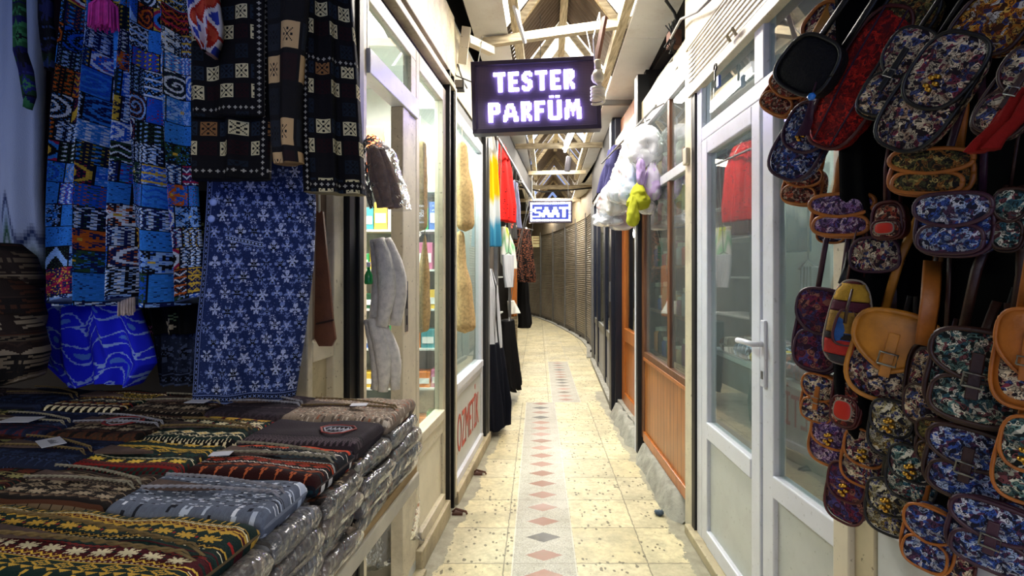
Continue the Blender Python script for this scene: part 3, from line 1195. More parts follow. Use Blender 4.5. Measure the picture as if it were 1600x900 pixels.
A_, B_ = (1.06, 5.30), (1.28, 8.05)
mb, L = seg(A_, B_, 0, 0)
navy = mat('navy_frame', H('#161b2c'), .35, var=.06)
for yy in (0, .95, 1.05, 2.0, 2.1, L - .1):
    mb.box(0, .05, yy, yy + .09, 0, 2.5)
mb.box(0, .05, 0, L, 2.42, 2.5)
w = mb.build('window_7', navy, bevel=.003)
struct(w)
mb, L = seg(A_, B_, 0, 0)
mb.box(.01, .05, 0, L, .62, .70).box(.01, .05, 0, L, .05, .12).build('silver_rail', metal_m, w)
mb, L = seg(A_, B_, 0, 0)
mb.box(.02, .03, 0, L, .70, 2.42).build('pane', glass_m, w)
mb, L = seg(A_, B_, 0, 0)
mb.box(.02, .04, 0, L, .12, .62).build('panel', mat('grey_panel', H('#84868c'), .4), w)
mb, L = seg(A_, B_, 0, 0)
struct(mb.box(.06, .6, 0, L, 0, 2.9).build('wall_right', mat('grey_interior', H('#55564e'), .8)))
mb, L = seg(A_, B_, 0, 0)
struct(mb.box(-.02, .1, 0, L, 2.5, 3.0).build('wall_right', darkwall_m))
mb, L = seg(A_, B_, 0, 0)
struct(mb.box(-.05, .05, 0, L, 0, .05).build('baseboard_right', stone_m))

# shutters that close the far bend ------------------------------------------------------------
shut_m = NT('shutter_steel')
_tc2 = shut_m.n('ShaderNodeTexCoord')
_v = _tc2.outputs['Object']
_c = shut_m.ramp(shut_m.noise(_v, 1.6, 5), [(.3, H('#6f6455')), (.7, H('#958a78'))])
shut_m.principled(Base_Color=_c, Roughness=.42, Metallic=.0)
shut_m = shut_m.m
pts = [(1.33, 8.30), (1.50, 9.45), (1.53, 10.4), (1.46, 11.5), (1.34, 12.7), (1.16, 14.2), (.90, 15.6), (.56, 16.8), (.10, 18.0), (-.6, 19.2)]
ords = ['nearest', 'second nearest', 'third nearest', 'fourth nearest', 'fifth nearest', 'sixth nearest', 'seventh nearest', 'eighth nearest', 'farthest']
for i in range(len(pts) - 1):
    a, b = pts[i], pts[i + 1]
    mb, L = seg(a, b, 0, 0)
    ns = 56
    zt = 2.5
    ys = []
    prof = []
    for k in range(ns):
        z0 = .06 + k * (zt - .06) / ns
        hh = (zt - .06) / ns
        prof += [(.0, z0), (-.018, z0 + hh * .3), (-.018, z0 + hh * .6), (.0, z0 + hh * .95)]
    v = [(x, y, z) for y in (.06, L - .02) for (x, z) in prof]
    m_ = len(prof)
    mb.add(v, [(k, k + 1, m_ + k + 1, m_ + k) for k in range(m_ - 1)])
    mb.box(.0, .02, .06, L - .02, .05, zt)
    root = thing('roller_shutter', 'closed brown-grey slatted steel shutter, %s along the far right bend' % ords[i], 'shutter', (a[0], a[1], 0), 0, 'closed shutters along the bend')
    mb.build('slat_curtain', shut_m, root)
    mb, L = seg(a, b, 0, 0)
    mb.box(-.04, .04, .0, .06, 0, 2.6).build('guide_rail', metal_m, root)
    mb, L = seg(a, b, 0, 0)
    mb.box(-.035, .02, .06, L - .02, .03, .09).build('bottom_bar', mat('dark_bar', H('#3a342c'), .5), root)
    mb, L = seg(a, b, 0, 0)
    mb.box(-.06, -.03, L * .5 - .05, L * .5 + .05, 0.0, .05).build('floor_lock', black_m, root)
    mb, L = seg(a, b, 0, 0)
    struct(mb.box(-.03, .3, 0, L, 2.5, 3.4).build('wall_right', mat('far_fascia', H('#75664e'), .8, var=.1)))
    mb, L = seg(a, b, 0, 0)
    struct(mb.box(-.12, .0, 0, L, 0, .02).build('baseboard_right', stone_m))

# far left: wooden post and the wall that turns away
struct(MB().box(-.02, .09, 8.5, 8.62, 0, 2.9).build('trim_12', timber, bevel=.004))
struct(MB().box(-2.6, -.02, 8.62, 8.7, 0, 3.0).build('wall_left', darkwall_m))
struct(MB().box(-2.6, -2.5, 8.6, 20, 0, 3.4).build('wall_left', mat('far_left_wall', H('#6b5f4c'), .8)))
struct(MB().box(-2.6, 1.0, 20, 20.1, 0, 3.4).build('wall_back', mat('far_back_wall', H('#8a7a5c'), .8)))

# ------------------------------------------------------------------ roof
def RX(Y, u):      # roof frame: u across, centred on the alley
    return u + .07 * Y


Mroof = Matrix(((1, .07, 0, 0), (0, 1, 0, 0), (0, 0, 1, 0), (0, 0, 0, 1)))
# soffit boards
for (u0, u1, nm, yy) in ((-.50, -.27, 'ceiling', (-2.2, 3.5, 5.85, 7.9, 10.2, 12.5)), (.53, .80, 'ceiling', (-2.2, 3.5, 5.85, 7.9, 10.2, 12.5))):
    for k in range(len(yy) - 1):
        struct(MB(Mroof).box(u0, u1, yy[k] + .004, yy[k + 1] - .004, 3.0, 3.02).build(nm, soffit_m, bevel=.002))
EV, RG = 3.08, 3.62       # eaves and ridge heights
uL, uR, uM = -.24, .52, .13
cor_m = mat('corrugated_roof', H('#7c6f62'), .45, metal=.35, var=.15, scale=4)


def corrugated(y0, y1, side):
    ue = uL - .05 if side < 0 else uR + .05
    n_ = max(8, int((y1 - y0) / .016))
    Pn = np.zeros((n_ + 1, 2, 3))
    for i in range(n_ + 1):
        y = y0 + (y1 - y0) * i / n_
        h = .016 * math.sin(i * PI / 2 + .8)
        Pn[i, 0] = (ue, y, EV + h)
        Pn[i, 1] = (uM, y, RG + h)
    if side > 0:
        Pn = Pn[:, ::-1]
    return MB(Mroof).grid(Pn)


bays = [(-2.2, 2.75), (3.55, 4.45), (5.05, 6.35), (7.05, 7.7), (8.2, 10.6), (11.4, 14.0), (14.8, 18.0)]
for (y0, y1) in bays:
    for sd in (-1, 1):
        struct(corrugated(y0, y1, sd).build('ceiling', cor_m))
# outer roof over the shops keeps the sky off the soffits
struct(MB(Mroof).box(-3.2, -.50, -2.4, 19, 3.30, 3.34).build('ceiling', darkwall_m))
struct(MB(Mroof).box(.86, 3.4, -2.4, 19, 3.30, 3.34).build('ceiling', darkwall_m))
struct(MB(Mroof).box(-.50, -.40, -2.2, 19, 3.02, 3.30).build('trim_13', darkwall_m))
struct(MB(Mroof).box(.76, .86, -2.2, 19, 3.02, 3.30).build('trim_14', darkwall_m))

kk = 0
def roof_part(name, label, cat, group, mb, m=timber):
    return tag(mb.build(name, m), label, cat, group)


roof_part('ridge_beam', 'long pale timber ridge beam under the peak of the corrugated roof', 'beam', None, MB(Mroof).box(uM - .03, uM + .03, .3, 9, RG - .10, RG - .03), timber_y)
for (u, lab) in ((uL, 'pale timber eaves purlin along the left edge of the roof opening'), (uR - .06, 'pale timber eaves purlin along the right edge of the roof opening')):
    roof_part('purlin', lab, 'beam', 'eaves purlins', MB(Mroof).box(u, u + .06, 1.2, 9, EV - .06, EV + .02), timber_y)
tie = [(3.44, 2.97, .055, 'nearest tie beam crossing the alley just in front of the large lit sign'),
       (6.3, 2.93, .06, 'tie beam crossing just beyond the large lit sign'),
       (8.0, 2.93, .055, 'thin tie beam crossing above the small lit sign, second beyond the large sign'),
       (9.3, 2.92, .07, 'rough tie beam directly above the small lit sign'),
       (11.0, 2.92, .07, 'tie beam in the distance beyond the small lit sign'),
       (13.2, 2.92, .07, 'farthest tie beam near the bend of the alley')]
for (y, z, h, lab) in tie:
    x0, x1 = xl(y) + (.12 if y < 4 else .0), xr(y) + .05
    if y > 9:
        x0, x1 = -.2, 1.6
    dz = .10 if y < 4 else .0
    roof_part('tie_beam', 'pale timber ' + lab, 'beam', 'tie beams across the alley',
              MB().bar((x0, y + .03, z + .02 - dz * .4), (x1, y - .05, z + .02 + dz), .05, h), timber_x)
for k, y in enumerate((2.7, 3.55, 4.5, 5.05, 6.4, 7.05, 7.75, 8.2, 9.6, 10.7, 12.2)):
    mb = MB(Mroof)
    mb.bar((uL, y, EV), (uM, y, RG - .03), .035, .05)
    mb.bar((uR, y, EV), (uM, y, RG - .03), .035, .05)
    roof_part('rafter_pair', 'pale timber rafter pair number %s from the camera under the gabled roof' % ['one', 'two', 'three', 'four', 'five', 'six', 'seven', 'eight', 'nine', 'ten', 'eleven'][k], 'rafter', 'rafter pairs of the gabled roof', mb, timber_x)
# bracket on the right, pipes and conduits
roof_part('wall_bracket', 'grey metal bracket sticking out from the right fascia beside the large sign', 'bracket', None, MB().bar((.72, 4.70, 2.955), (1.10, 4.70, 2.955), .04, .04), metal_m)
roof_part('diagonal_pole', 'thin white pole slanting down to the nearest tie beam', 'pole', None,
          MB().tube([P(795, -20, 3.0), P(820, 66, 3.42)], .014, 8), white_frame)
roof_part('diagonal_brace', 'cream painted timber brace from the left fascia to the nearest tie beam', 'brace', None,
          MB().bar(P(730, 62, 3.2), P(768, 80, 3.42), .05, .05), cream)
roof_part('hanging_board', 'narrow cream board hanging vertically beside the left wall cables', 'board', None,
          MB().bar(P(729, 42, 3.15), P(722, 100, 3.2), .02, .055, up=(1, 0, 0)), cream)

# ================================================================== the stall of knitwear on the left
# table -------------------------------------------------------------
FT = tr(-0.41, 0, 0) @ rotz(-math.atan(0.125))
TB = .905          # top of the board along the alley
tb = thing('stall_table', 'long low stall table carrying the stacks of folded knitwear', 'table', FT @ Vector((-.4, .9, 0)))
MB(FT).box(-.26, .0, .42, 1.33, TB - .022, TB).build('board', mat_wood('raw_board', H('#8a6b42'), H('#b89a68'), (20, 2, 20), .7), tb)
MB(FT).box(-1.7, -.262, .42, 1.33, TB + .10, TB + .136).build('raised_board', timber_y, tb)
MB(FT).box(-.012, .006, .42, 1.335, TB - .055, TB - .02).build('edge_cloth', mat('ivory_cloth', H('#c9c0a8'), .7), tb, bevel=.004)
for (x, y) in ((-.05, .5), (-.25, 1.30), (-1.6, .5), (-1.6, 1.28)):
    MB(FT).box(x - .02, x + .02, y - .02, y + .02, 0, TB - .022 if x > -1 else TB + .1).build('leg', timber, tb)
MB(FT).box(-.262, -.246, .42, 1.33, TB, TB + .10).build('riser', timber_y, tb)

PALS = {
    'black_red': ['#0b0a0c', '#440a12', '#0b2420', '#c09a3c', '#ddd2ac', '#8c1c18', '#dcb848', '#14332c'],
    'grey': ['#5c6474', '#4a5364', '#6c7484', '#b4bfd2', '#dde3ee', '#1b1e28', '#8794ac', '#23283a'],
    'red_white': ['#100809', '#2c0c0c', '#12131c', '#dcd6cc', '#c03c18', '#eae4d8', '#b05a34', '#122c34'],
    'dark_logo': ['#241c22', '#1d181e', '#2a2228', '#3c3038', '#4a3c40', '#30282e', '#564850', '#382e36'],
    'cream_floral': ['#7d6e60', '#8a7868', '#5e5248', '#c9b8a4', '#3c2f2c', '#d2c4b0', '#9a6048', '#b5a490'],
    'grey_red': ['#3a3a48', '#2c2c3a', '#54101c', '#8c8ca0', '#c0bcc8', '#7c2030', '#a0a0b0', '#181822'],
    'green_gold': ['#101c18', '#1c120c', '#2c0e0c', '#7c7a48', '#a09a64', '#3c5c44', '#c0b070', '#5c2a1c'],
    'navy': ['#121830', '#0e1224', '#1a2138', '#2c3a5c', '#3c4c74', '#522028', '#26304c', '#1c2440'],
    'brown': ['#1c1411', '#14100e', '#2a1e18', '#6c5c48', '#8c7c64', '#4c2c1c', '#a09078', '#3a2a20'],
}
PALS = {k: hexa(v) for k, v in PALS.items()}
PALS['beige_wrapped'] = np.clip(PALS['cream_floral'] * 1.5, 0, .8)


def pack_mesh(L, Wd, T, patt, seed, rough=.006):
    """folded jumper: rounded slab; rows along the length (x from 0 to -L), closed loop across"""
    nL, nW = patt.shape[1], patt.shape[0]          # pattern: nW bands across, nL stitches along
    nS = 8
    xs = np.concatenate([[0, .006, .016, .035], np.linspace(.05, .95, nL - 5), [.965, .984, .994, 1]])
    Pn = []
    C = []
    hw = Wd / 2
    rr = T / 2
    loop = []
    for j in range(nW + 1):
        loop.append((-hw + rr + (2 * hw - 2 * rr) * j / nW, 1.0, j))
    for k in range(1, nS):
        a = PI * k / nS
        loop.append((hw - rr + rr * math.sin(a), math.cos(a), nW - 1 - k))
    for j in range(0, 9):
        loop.append((hw - rr - (2 * hw - 2 * rr) * j / 8, -1.0, nW - 1 - j * nW // 9))
    for k in range(1, nS):
        a = PI * k / nS
        loop.append((-hw + rr - rr * math.sin(a), -math.cos(a), k))
    loop = np.array(loop)
    for i, x in enumerate(xs):
        e = min(x, 1 - x) / .035
        sc = math.sqrt(max(0, 1 - (1 - min(1, e)) ** 2)) if e < 1 else 1.0
        zc = rr * loop[:, 1] * (.12 + .88 * sc)
        yy = loop[:, 0] * (.985 + .015 * sc)
        nz = np.array([noise.noise(Vector((x * L * 14 + seed * 3.1, y * 16, z * 9 + seed))) for y, z in zip(yy, zc)])
        zc = zc + nz * rough * np.where(loop[:, 1] > -.5, 1, .2) + rr
        xx = -x * L + nz * rough * .4
        Pn.append(np.stack([xx * np.ones_like(yy), yy + nz * rough * .5, zc], -1))
    Pn = np.array(Pn)
    ci = np.clip(loop[:, 2].astype(int), 0, nW - 1)
    for i in range(len(xs) - 1):
        C.append(patt[ci, min(i, nL - 1)])
    return MB().grid(Pn, np.array(C), closed=True, caps=True)


film_m = mat_film('pack_film', .5, (.97, .95, .92), milky=.13, scale=24, col=(.8, .76, .72))
lining_m = mat('brown_lining', H('#4a3830'), .8, var=.2, scale=60)
tag_m = mat('paper_tag', H('#c9cbd4'), .5, var=.02)
KW = mat_cloth()
PITCH = [(.36, .505), (.512, .672), (.678, .80), (.806, .945), (.951, 1.115), (1.121, 1.315)]
TOPS = [('grey_red', 'grey and dark red folded knit pack at the near left corner of the table'),
        ('black_red', 'black knit pack with yellow stars and dark red bands at the front edge'),
        ('grey', 'pale grey knit pack with white and black flecks, on its stack at the table edge'),
        ('red_white', 'black knit pack with bold orange-red and white zigzags at the table edge'),
        ('dark_logo', 'dark plain knit pack with a red outlined crest, at the table edge'),
        ('cream_floral', 'beige floral knit pack on the farthest stack of the table edge')]
LT = .034
under_pal = ['beige_wrapped', 'brown', 'beige_wrapped', 'grey', 'beige_wrapped', 'red_white']
rp = random.Random(5)


def crest(root, x, y, z, s, ry):
    """red outlined shield with pale inner lettering strokes"""
    pts = [(-.5, .15), (-.35, .42), (0, .5), (.35, .42), (.5, .15), (.28, -.35), (0, -.5), (-.28, -.35)]
    q = [(x + a_ * s, y + b_ * s * .75, z + .002) for a_, b_ in pts]
    q.append(q[0])
    c = MB().tube(q, .0025, 5, flat=.5).build('crest', mat('crest_red', H('#8e2620'), .6), root, local=True)
    q2 = [(x + a_ * s * .78, y + b_ * s * .57, z + .002) for a_, b_ in pts]
    q2.append(q2[0])
    mb = MB().tube(q2, .0016, 5, flat=.5)
    for k in range(5):
        xx = x - .24 * s + k * .12 * s
        mb.tube([(xx, y - .1 * s, z + .002), (xx + .05 * s, y + .12 * s, z + .002), (xx + .08 * s, y - .06 * s, z + .002)], .0016, 5)
    mb.build('crest_outline', mat('crest_white', H('#a9a8b4'), .6), c, local=True)


def dress_pack(root, L, Wd, T, seed, braid=True, tagpos=None):
    """neckline with brown lining, braided trim and a size tag on the top of a pack"""
    r = random.Random(seed)
    zt = T + .0055
    # brown lining wedge
    y0 = Wd * (r.random() * .2 - .12)
    a_ = (-L * .45, y0 + Wd * .04)
    lin = MB().add([(-L * .98, y0 - Wd * .05, zt), (-L * .98, y0 + Wd * .20, zt), (a_[0], a_[1], zt + .001), (-L * .75, y0 - Wd * .04, zt),
                    (-L * .98, y0 - Wd * .05, zt - .004), (-L * .98, y0 + Wd * .20, zt - .004), (a_[0], a_[1], zt - .004), (-L * .75, y0 - Wd * .04, zt - .004)],
                   [(0, 3, 2, 1), (4, 5, 6, 7), (0, 1, 5, 4), (1, 2, 6, 5), (2, 3, 7, 6), (3, 0, 4, 7)])
    lin.build('neck_lining', lining_m, root, local=True)
    if braid:
        def curve(sg):
            out = []
            for k in range(26):
                t_ = k / 25
                x = -L * .98 + t_ * L * .95
                y = y0 + (Wd * .22 if sg > 0 else -Wd * .07) * (1 - t_) ** .9 + .05 * Wd * math.sin(t_ * 4) - sg * 0
                out.append((x, max(-Wd * .47, min(Wd * .47, y + (.012 if sg > 0 else -.0))), zt + .0015 - (.012 if t_ > .97 else 0)))
            return out
        mb = MB()
        for sg in (1, -1):
            c = curve(sg)
            for ph in (0, PI):
                fine = []
                for k in range(90):
                    u = k / 89 * 25
                    i = min(24, int(u))
                    f = u - i
                    p = Vector(c[i]).lerp(Vector(c[i + 1]), f)
                    fine.append((p.x, p.y + .0022 * math.sin(k * .75 + ph), p.z + .0012 * math.cos(k * .75 + ph)))
                mb.tube(fine, (.0016 if seed in (4, 5, 6) else .0013), 4)
        mb.build('braid_trim', mat('braid%d' % (seed % 4), [H('#6e5a34'), H('#8d8c94'), H('#8d8672'), H('#6c5c40')][seed % 4], .7, var=.2, scale=90), root, local=True)
    if tagpos:
        tx, ty, ta, ts = tagpos
        Mt = tr(tx, ty, zt + .004) @ rotz(ta)
        tg = MB(Mt).box(-ts * .55, ts * .55, -ts * .33, ts * .33, 0, .0012).build('paper_tag', tag_m, root, local=True)
        return tg


rows_k = 0
ordn = ['nearest', 'second', 'third', 'fourth', 'fifth', 'farthest']
lay = ['lowest', 'second lowest', 'middle', 'second highest']
proto_pack = {}
for i, (y0, y1) in enumerate(PITCH):
    Wd = y1 - y0
    L = .225 + (.02 if i in (5,) else 0)
    for k in range(4):
        key = (i % 3, k % 2)
        loc = FT @ Vector((.004 + rp.uniform(-.008, .012), (y0 + y1) / 2, TB + k * LT))
        ang = -math.atan(.125) + R(rp.uniform(-2.5, 2.5))
        lab = '%s plastic-wrapped folded knit in the %s stack of the table edge' % (lay[k], ordn[i])
        if key in proto_pack:
            c = copy_tree(proto_pack[key])
            c.location = loc
            c.rotation_euler = (0, 0, ang)
            c.scale = (1, Wd / .15, 1)
            c['label'] = lab
            continue
        root = thing('folded_knitwear', lab, 'folded jumper', loc, (0, 0, ang), 'plastic-wrapped folded knits under the top layer')
        pal = PALS[under_pal[(i + k) % 6]]
        pack_mesh(L, .147, LT * .98, nordic(34, 60, pal, 40 + i * 5 + k), i * 9 + k, .007).build('folded_jumper', KW, root, smooth=True, local=True)
        # crinkled film
        fm = pack_mesh(L * 1.01, .149, LT * 1.0, plain(30, 46, '#ffffff'), i + k + 50, .011)
        fm.build('plastic_film', film_m, root, smooth=True, local=True).location = (.009, 0, .0008)
        root.scale = (1, Wd / .15, 1)
        proto_pack[key] = root
    # top item
    pk, lab = TOPS[i]
    loc = FT @ Vector((.002 + rp.uniform(-.006, .006), (y0 + y1) / 2, TB + 4 * LT))
    root = thing('folded_knitwear', lab, 'folded jumper', loc, (0, 0, -math.atan(.125) + R([1, -1.5, 1.2, -1, .8, 0][i])), 'folded knits on the top layer of the table')
    T = .038
    pt = nordic(96, 150, PALS[pk], 200 + i * 7)
    if pk == 'grey':
        rr_ = np.random.RandomState(4)
        pt = plain(96, 150, '#5f6778', .12)
        for _ in range(330):
            cy, cx = rr_.randint(0, 96), rr_.randint(0, 150)
            c_ = PALS['grey'][[3, 4, 5][rr_.randint(0, 3)]]
            pt[max(0, cy - 1):cy + 1 + rr_.randint(0, 2), max(0, cx - 2):cx + rr_.randint(1, 4)] = c_
    if pk == 'cream_floral':
        rr_ = np.random.RandomState(6)
        pt = plain(96, 150, '#8c7c6c', .15)
        for _ in range(1300):
            cy, cx = rr_.randint(0, 96), rr_.randint(0, 150)
            c_ = PALS['cream_floral'][[2, 3, 4, 5, 6][rr_.randint(0, 5)]]
            pt[cy:cy + rr_.randint(1, 3), cx:cx + rr_.randint(1, 4)] = c_
    if pk == 'dark_logo':
        pt[22:] = plain(74, 150, '#2c242a', .15)
    if i < 2:
        L = .42
    pack_mesh(L + .01, Wd * .99, T, pt if i > 1 else np.concatenate([pt, pt[:, :90]], 1), i + 70, .005).build('folded_jumper', KW, root, smooth=True, local=True)
    tp = {5: (-.10, -.02, .2, .034), 3: (-.20, -.02, .3, .03)}.get(i)
    if pk == 'dark_logo':
        crest(root, -.07, .0, T + .002, .075, 0)
    else:
        dress_pack(root, L, Wd, T, i + 3, True, tp)

# inner rows on the raised board ------------------------------------
inner = []
cols_in = [(-.245, -.445), (-.452, -.655), (-.662, -.87), (-.877, -1.09), (-1.10, -1.32), (-1.33, -1.55)]
themes = [['grey_red', 'green_gold', 'brown', 'black_red', 'black_red', 'dark_logo'],
          ['black_red', 'green_gold', 'green_gold', 'navy', 'brown', 'brown'],
          ['green_gold', 'brown', 'navy', 'green_gold', 'navy', 'black_red'],
          ['brown', 'navy', 'black_red', 'dark_logo', 'green_gold', 'navy'],
          ['navy', 'brown', 'dark_logo', 'navy', 'brown', 'dark_logo'],
          ['brown', 'black_red', 'navy', 'dark_logo', 'black_red', 'brown']]
desc = {'grey_red': 'grey and dark red', 'green_gold': 'dark green and gold', 'brown': 'dark brown', 'black_red': 'black and red',
        'dark_logo': 'plain dark', 'navy': 'dark navy'}
colw = ['first column behind the edge stacks', 'second column behind the edge stacks', 'third column behind the edge stacks', 'fourth column behind the edge stacks',
        'fifth column behind the edge stacks', 'table column farthest from the alley']
roww = ['nearest row', 'second row', 'third row', 'fourth row', 'fifth row', 'back row']
for ci, (xa, xb) in enumerate(cols_in):
    for ri, (y0, y1) in enumerate(PITCH):
        if ci == 0 and ri < 2:
            continue
        # skip what never enters the frame
        p = FT @ Vector((xa, y1, 1.1))
        if p.x / max(.05, p.y) < -1.04:
            continue
        pk = themes[ci][ri]
        root = thing('folded_knitwear', '%s folded knit, %s, %s' % (desc[pk], roww[ri], colw[ci]), 'folded jumper',
                     FT @ Vector((xa, (y0 + y1) / 2, TB + .136)), (0, 0, -math.atan(.125) + R(rp.uniform(-3, 3))), 'folded knits on the top layer of the table')
        L = xa - xb
        pt = nordic(72, 100, PALS[pk], 300 + ci * 11 + ri)
        pack_mesh(L, (y1 - y0) * .99, .036, pt, ci * 7 + ri, .005).build('folded_jumper', KW, root, smooth=True, local=True)
        tp = {(1, 3): (-.10, .0, -.5, .052), (0, 1): (-.14, -.03, .3, .03), (2, 4): (-.1, -.03, .1, .06), (1, 5): (-.05, -.03, .05, .045)}.get((ci, ri))
        tg = dress_pack(root, L, (y1 - y0), .036, ci * 5 + ri, (ci + ri) % 4 != 3, tp)
        if (ci, ri) == (1, 3):
            mb = MB(tr(-.10, 0, .045) @ rotz(-.5))
            for k in range(6):
                mb.box(-.014 + k * .0052, -.011 + k * .0052, -.003, .004 + (k % 3) * .002, .0012, .0018)
            mb.build('printed_word', mat('print_dark', H('#2a2a34'), .6), tg, local=True)
            MB(tr(-.10, 0, .045) @ rotz(-.5)).box(-.024, .024, -.016, -.009, .0010, .0016).build('printed_band', mat('print_red', H('#a65a58'), .6), tg, local=True)
        if (ci, ri) == (1, 4) or (ci, ri) == (2, 3):
            crest(root, -L * .5, 0, .04, .085, 0)

# clothes over the table ---------------------------------------------------------------------
rail = tag(MB().tube([(-1.75, 1.42, 2.45), (-.62, 1.40, 2.45)], .012, 10).build('clothes_rail', metal_m), 'grey metal clothes rail above the stall table', 'rail')
rail2 = tag(MB().tube([(-1.3, 1.22, 2.28), (-.28, 1.22, 2.28)], .012, 10).build('clothes_rail', metal_m), 'front grey metal rail holding the black patchwork robe', 'rail')

Y1 = 1.33
garment('patchwork_skirt', 'long blue patchwork print skirt hanging in heavy folds above the table', 'skirt',
        [(-250, 128, 292), (0, 118, 300), (200, 100, 306), (330, 92, 312), (400, 90, 318), (470, 92, 318)], 1.28, None, group=None,
        patt=patchwork(520, 262), thick=.10, folds=5.3, amp=.042, seed=3, hemwave=.012, sway=0)
garment('ivory_dress', 'pale grey-blue long dress hanging at the far left', 'dress',
        [(-250, -60, 50), (0, -60, 66), (300, -60, 62), (420, -60, 70), (560, -60, 72)], 1.36, patt=bands(150, 70, [(0, '#a9b4cc'), (.72, '#a9b4cc'), (.74, '#20305c'), (.76, '#9fb0cc'), (.80, '#1d4a2c'), (.83, '#a9b4cc'), (.92, '#24408c'), (1, '#a9b4cc')], 5),
        thick=.08, folds=3, amp=.02, seed=5)
garment('maroon_dress', 'dark maroon dress hanging between the pale dress and the blue skirt', 'dress',
        [(-250, 50, 116), (0, 56, 112), (200, 58, 100), (560, 60, 98)], 1.42, patt=plain(60, 40, '#1f0c16'), thick=.07, folds=2, amp=.015, seed=6)
garment('crocheted_scarf', 'green and navy crocheted scarf draped over the pale dress', 'scarf',
        [(-250, 18, 40), (0, 22, 40), (80, 22, 42), (110, 30, 52), (150, 36, 56), (170, 42, 48)], 1.27, patt=nordic(150, 14, hexa(['#1b3a24', '#2a5c34', '#1d1d4c', '#262a6c', '#3c7c4c', '#14141c']), 61), thick=.02, folds=1, amp=.006, seed=9)
garment('crocheted_scarf', 'dark crocheted scarf edge hanging beside the maroon dress', 'scarf',
        [(-250, 62, 80), (30, 64, 80), (60, 66, 86), (110, 74, 84)], 1.27, patt=nordic(100, 14, hexa(['#12141c', '#0c0c12', '#1a2a1c', '#20244c', '#2c3c64', '#14141c']), 62), thick=.02, folds=1, amp=.006, seed=10)
garment('tie_dye_skirt', 'bright royal blue tie-dye skirt hanging below the patchwork skirt', 'skirt',
        [(400, 96, 190), (480, 80, 214), (540, 74, 240), (565, 76, 246), (596, 110, 222)], 1.37, patt=tiedye(150, 200), thick=.10, folds=3, amp=.018, seed=7, hemwave=.006)
garment('floral_skirt', 'black skirt with red and pink flowers behind the blue skirt', 'skirt',
        [(300, 205, 330), (420, 210, 325), (520, 236, 318)], 1.43, patt=dark_floral(90, 60), thick=.06, folds=4, amp=.012, seed=8)
garment('navy_knit_dress', 'dark navy patterned knit hanging behind the cardigan', 'dress',
        [(400, 240, 330), (520, 242, 322), (600, 252, 312)], 1.46, patt=damask(120, 60, '#1b2338', '#4c5878', '#39435f', 8, 20, False), thick=.05, folds=3, amp=.01, seed=12)
# robe in three hanging panels
rt = thing('patchwork_robe', 'black knitted robe with cream and slate square motifs and diamond borders', 'robe', (-.55, 1.22, 1.57))
drape([(-260, 305, 440), (0, 302, 432), (150, 302, 428), (250, 302, 425), (281, 303, 424)], 1.20, 1.18, patt=robe_pattern(306, 74, 14, 3, border_rows=(.98,), border_cols=(.93,)), thick=.05, folds=2.2, amp=.010, seed=21).build('left_panel', KW, rt, smooth=True)
drape([(-260, 300, 420), (0, 300, 414), (150, 302, 414), (183, 303, 414)], 1.17, 1.15, patt=robe_pattern(250, 66, 14, 3, border_rows=(.975,), border_cols=(.95,)), thick=.03, folds=1.5, amp=.008, seed=22).build('upper_panel', KW, rt, smooth=True)
sl = robe_pattern(250, 46, 22, 8, cy=24)
drape([(-260, 418, 478), (0, 420, 482), (150, 424, 470), (220, 428, 468), (256, 432, 472)], 1.16, 1.14, patt=sl * np.array([1.0, .75, .6]) + .008, thick=.045, folds=1, amp=.006, seed=23).build('sleeve', KW, rt, smooth=True)
drape([(-260, 466, 540), (0, 470, 550), (100, 470, 560), (200, 470, 566), (303, 474, 572)], 1.17, 1.24, patt=robe_pattern(320, 66, 14, 5, border_rows=(.98, .64), border_cols=(.05,)), thick=.05, folds=2.4, amp=.010, seed=24).build('right_panel', KW, rt, smooth=True)

# cardigan
ca = thing('jacquard_cardigan', 'navy jacquard cardigan with pale blue floral motifs touching the table', 'cardigan', (-.55, 1.30, 1.08))
cp = damask(310, 168, '#1c2b58', '#7385bb', '#aab4d6', 5)
# pocket edge
for x in range(34, 92):
    y = 96 + int((x - 34) * .16)
    cp[y:y + 6, x] = np.array(H('#0c1226'))
    cp[y, x] = cp[y + 5, x] = np.array(H('#9fb0dc'))
    if x % 5 < 3:
        cp[y + 2:y + 4, x] = np.array(H('#9fb0dc'))
for (y, x) in ((20, 4), (48, 4)):
    pass
drape([(255, 326, 492), (330, 322, 494), (420, 316, 490), (520, 306, 478), (625, 300, 462)], 1.27, 1.33, patt=cp, thick=.05, folds=1.6, amp=.010, seed=31, hemwave=0).build('front', KW, ca, smooth=True)
for (px, py) in ((334, 316), (331, 342)):
    c = P(px, py, 1.235)
    MB(tr(*c) @ Matrix.Rotation(PI / 2, 4, 'X')).lathe([(.0001, 0), (.009, 0), (.009, .003), (.006, .005), (.0001, .005)], 14).build('button', mat('pearl_blue', H('#8fa4e0'), .2), ca, smooth=True)
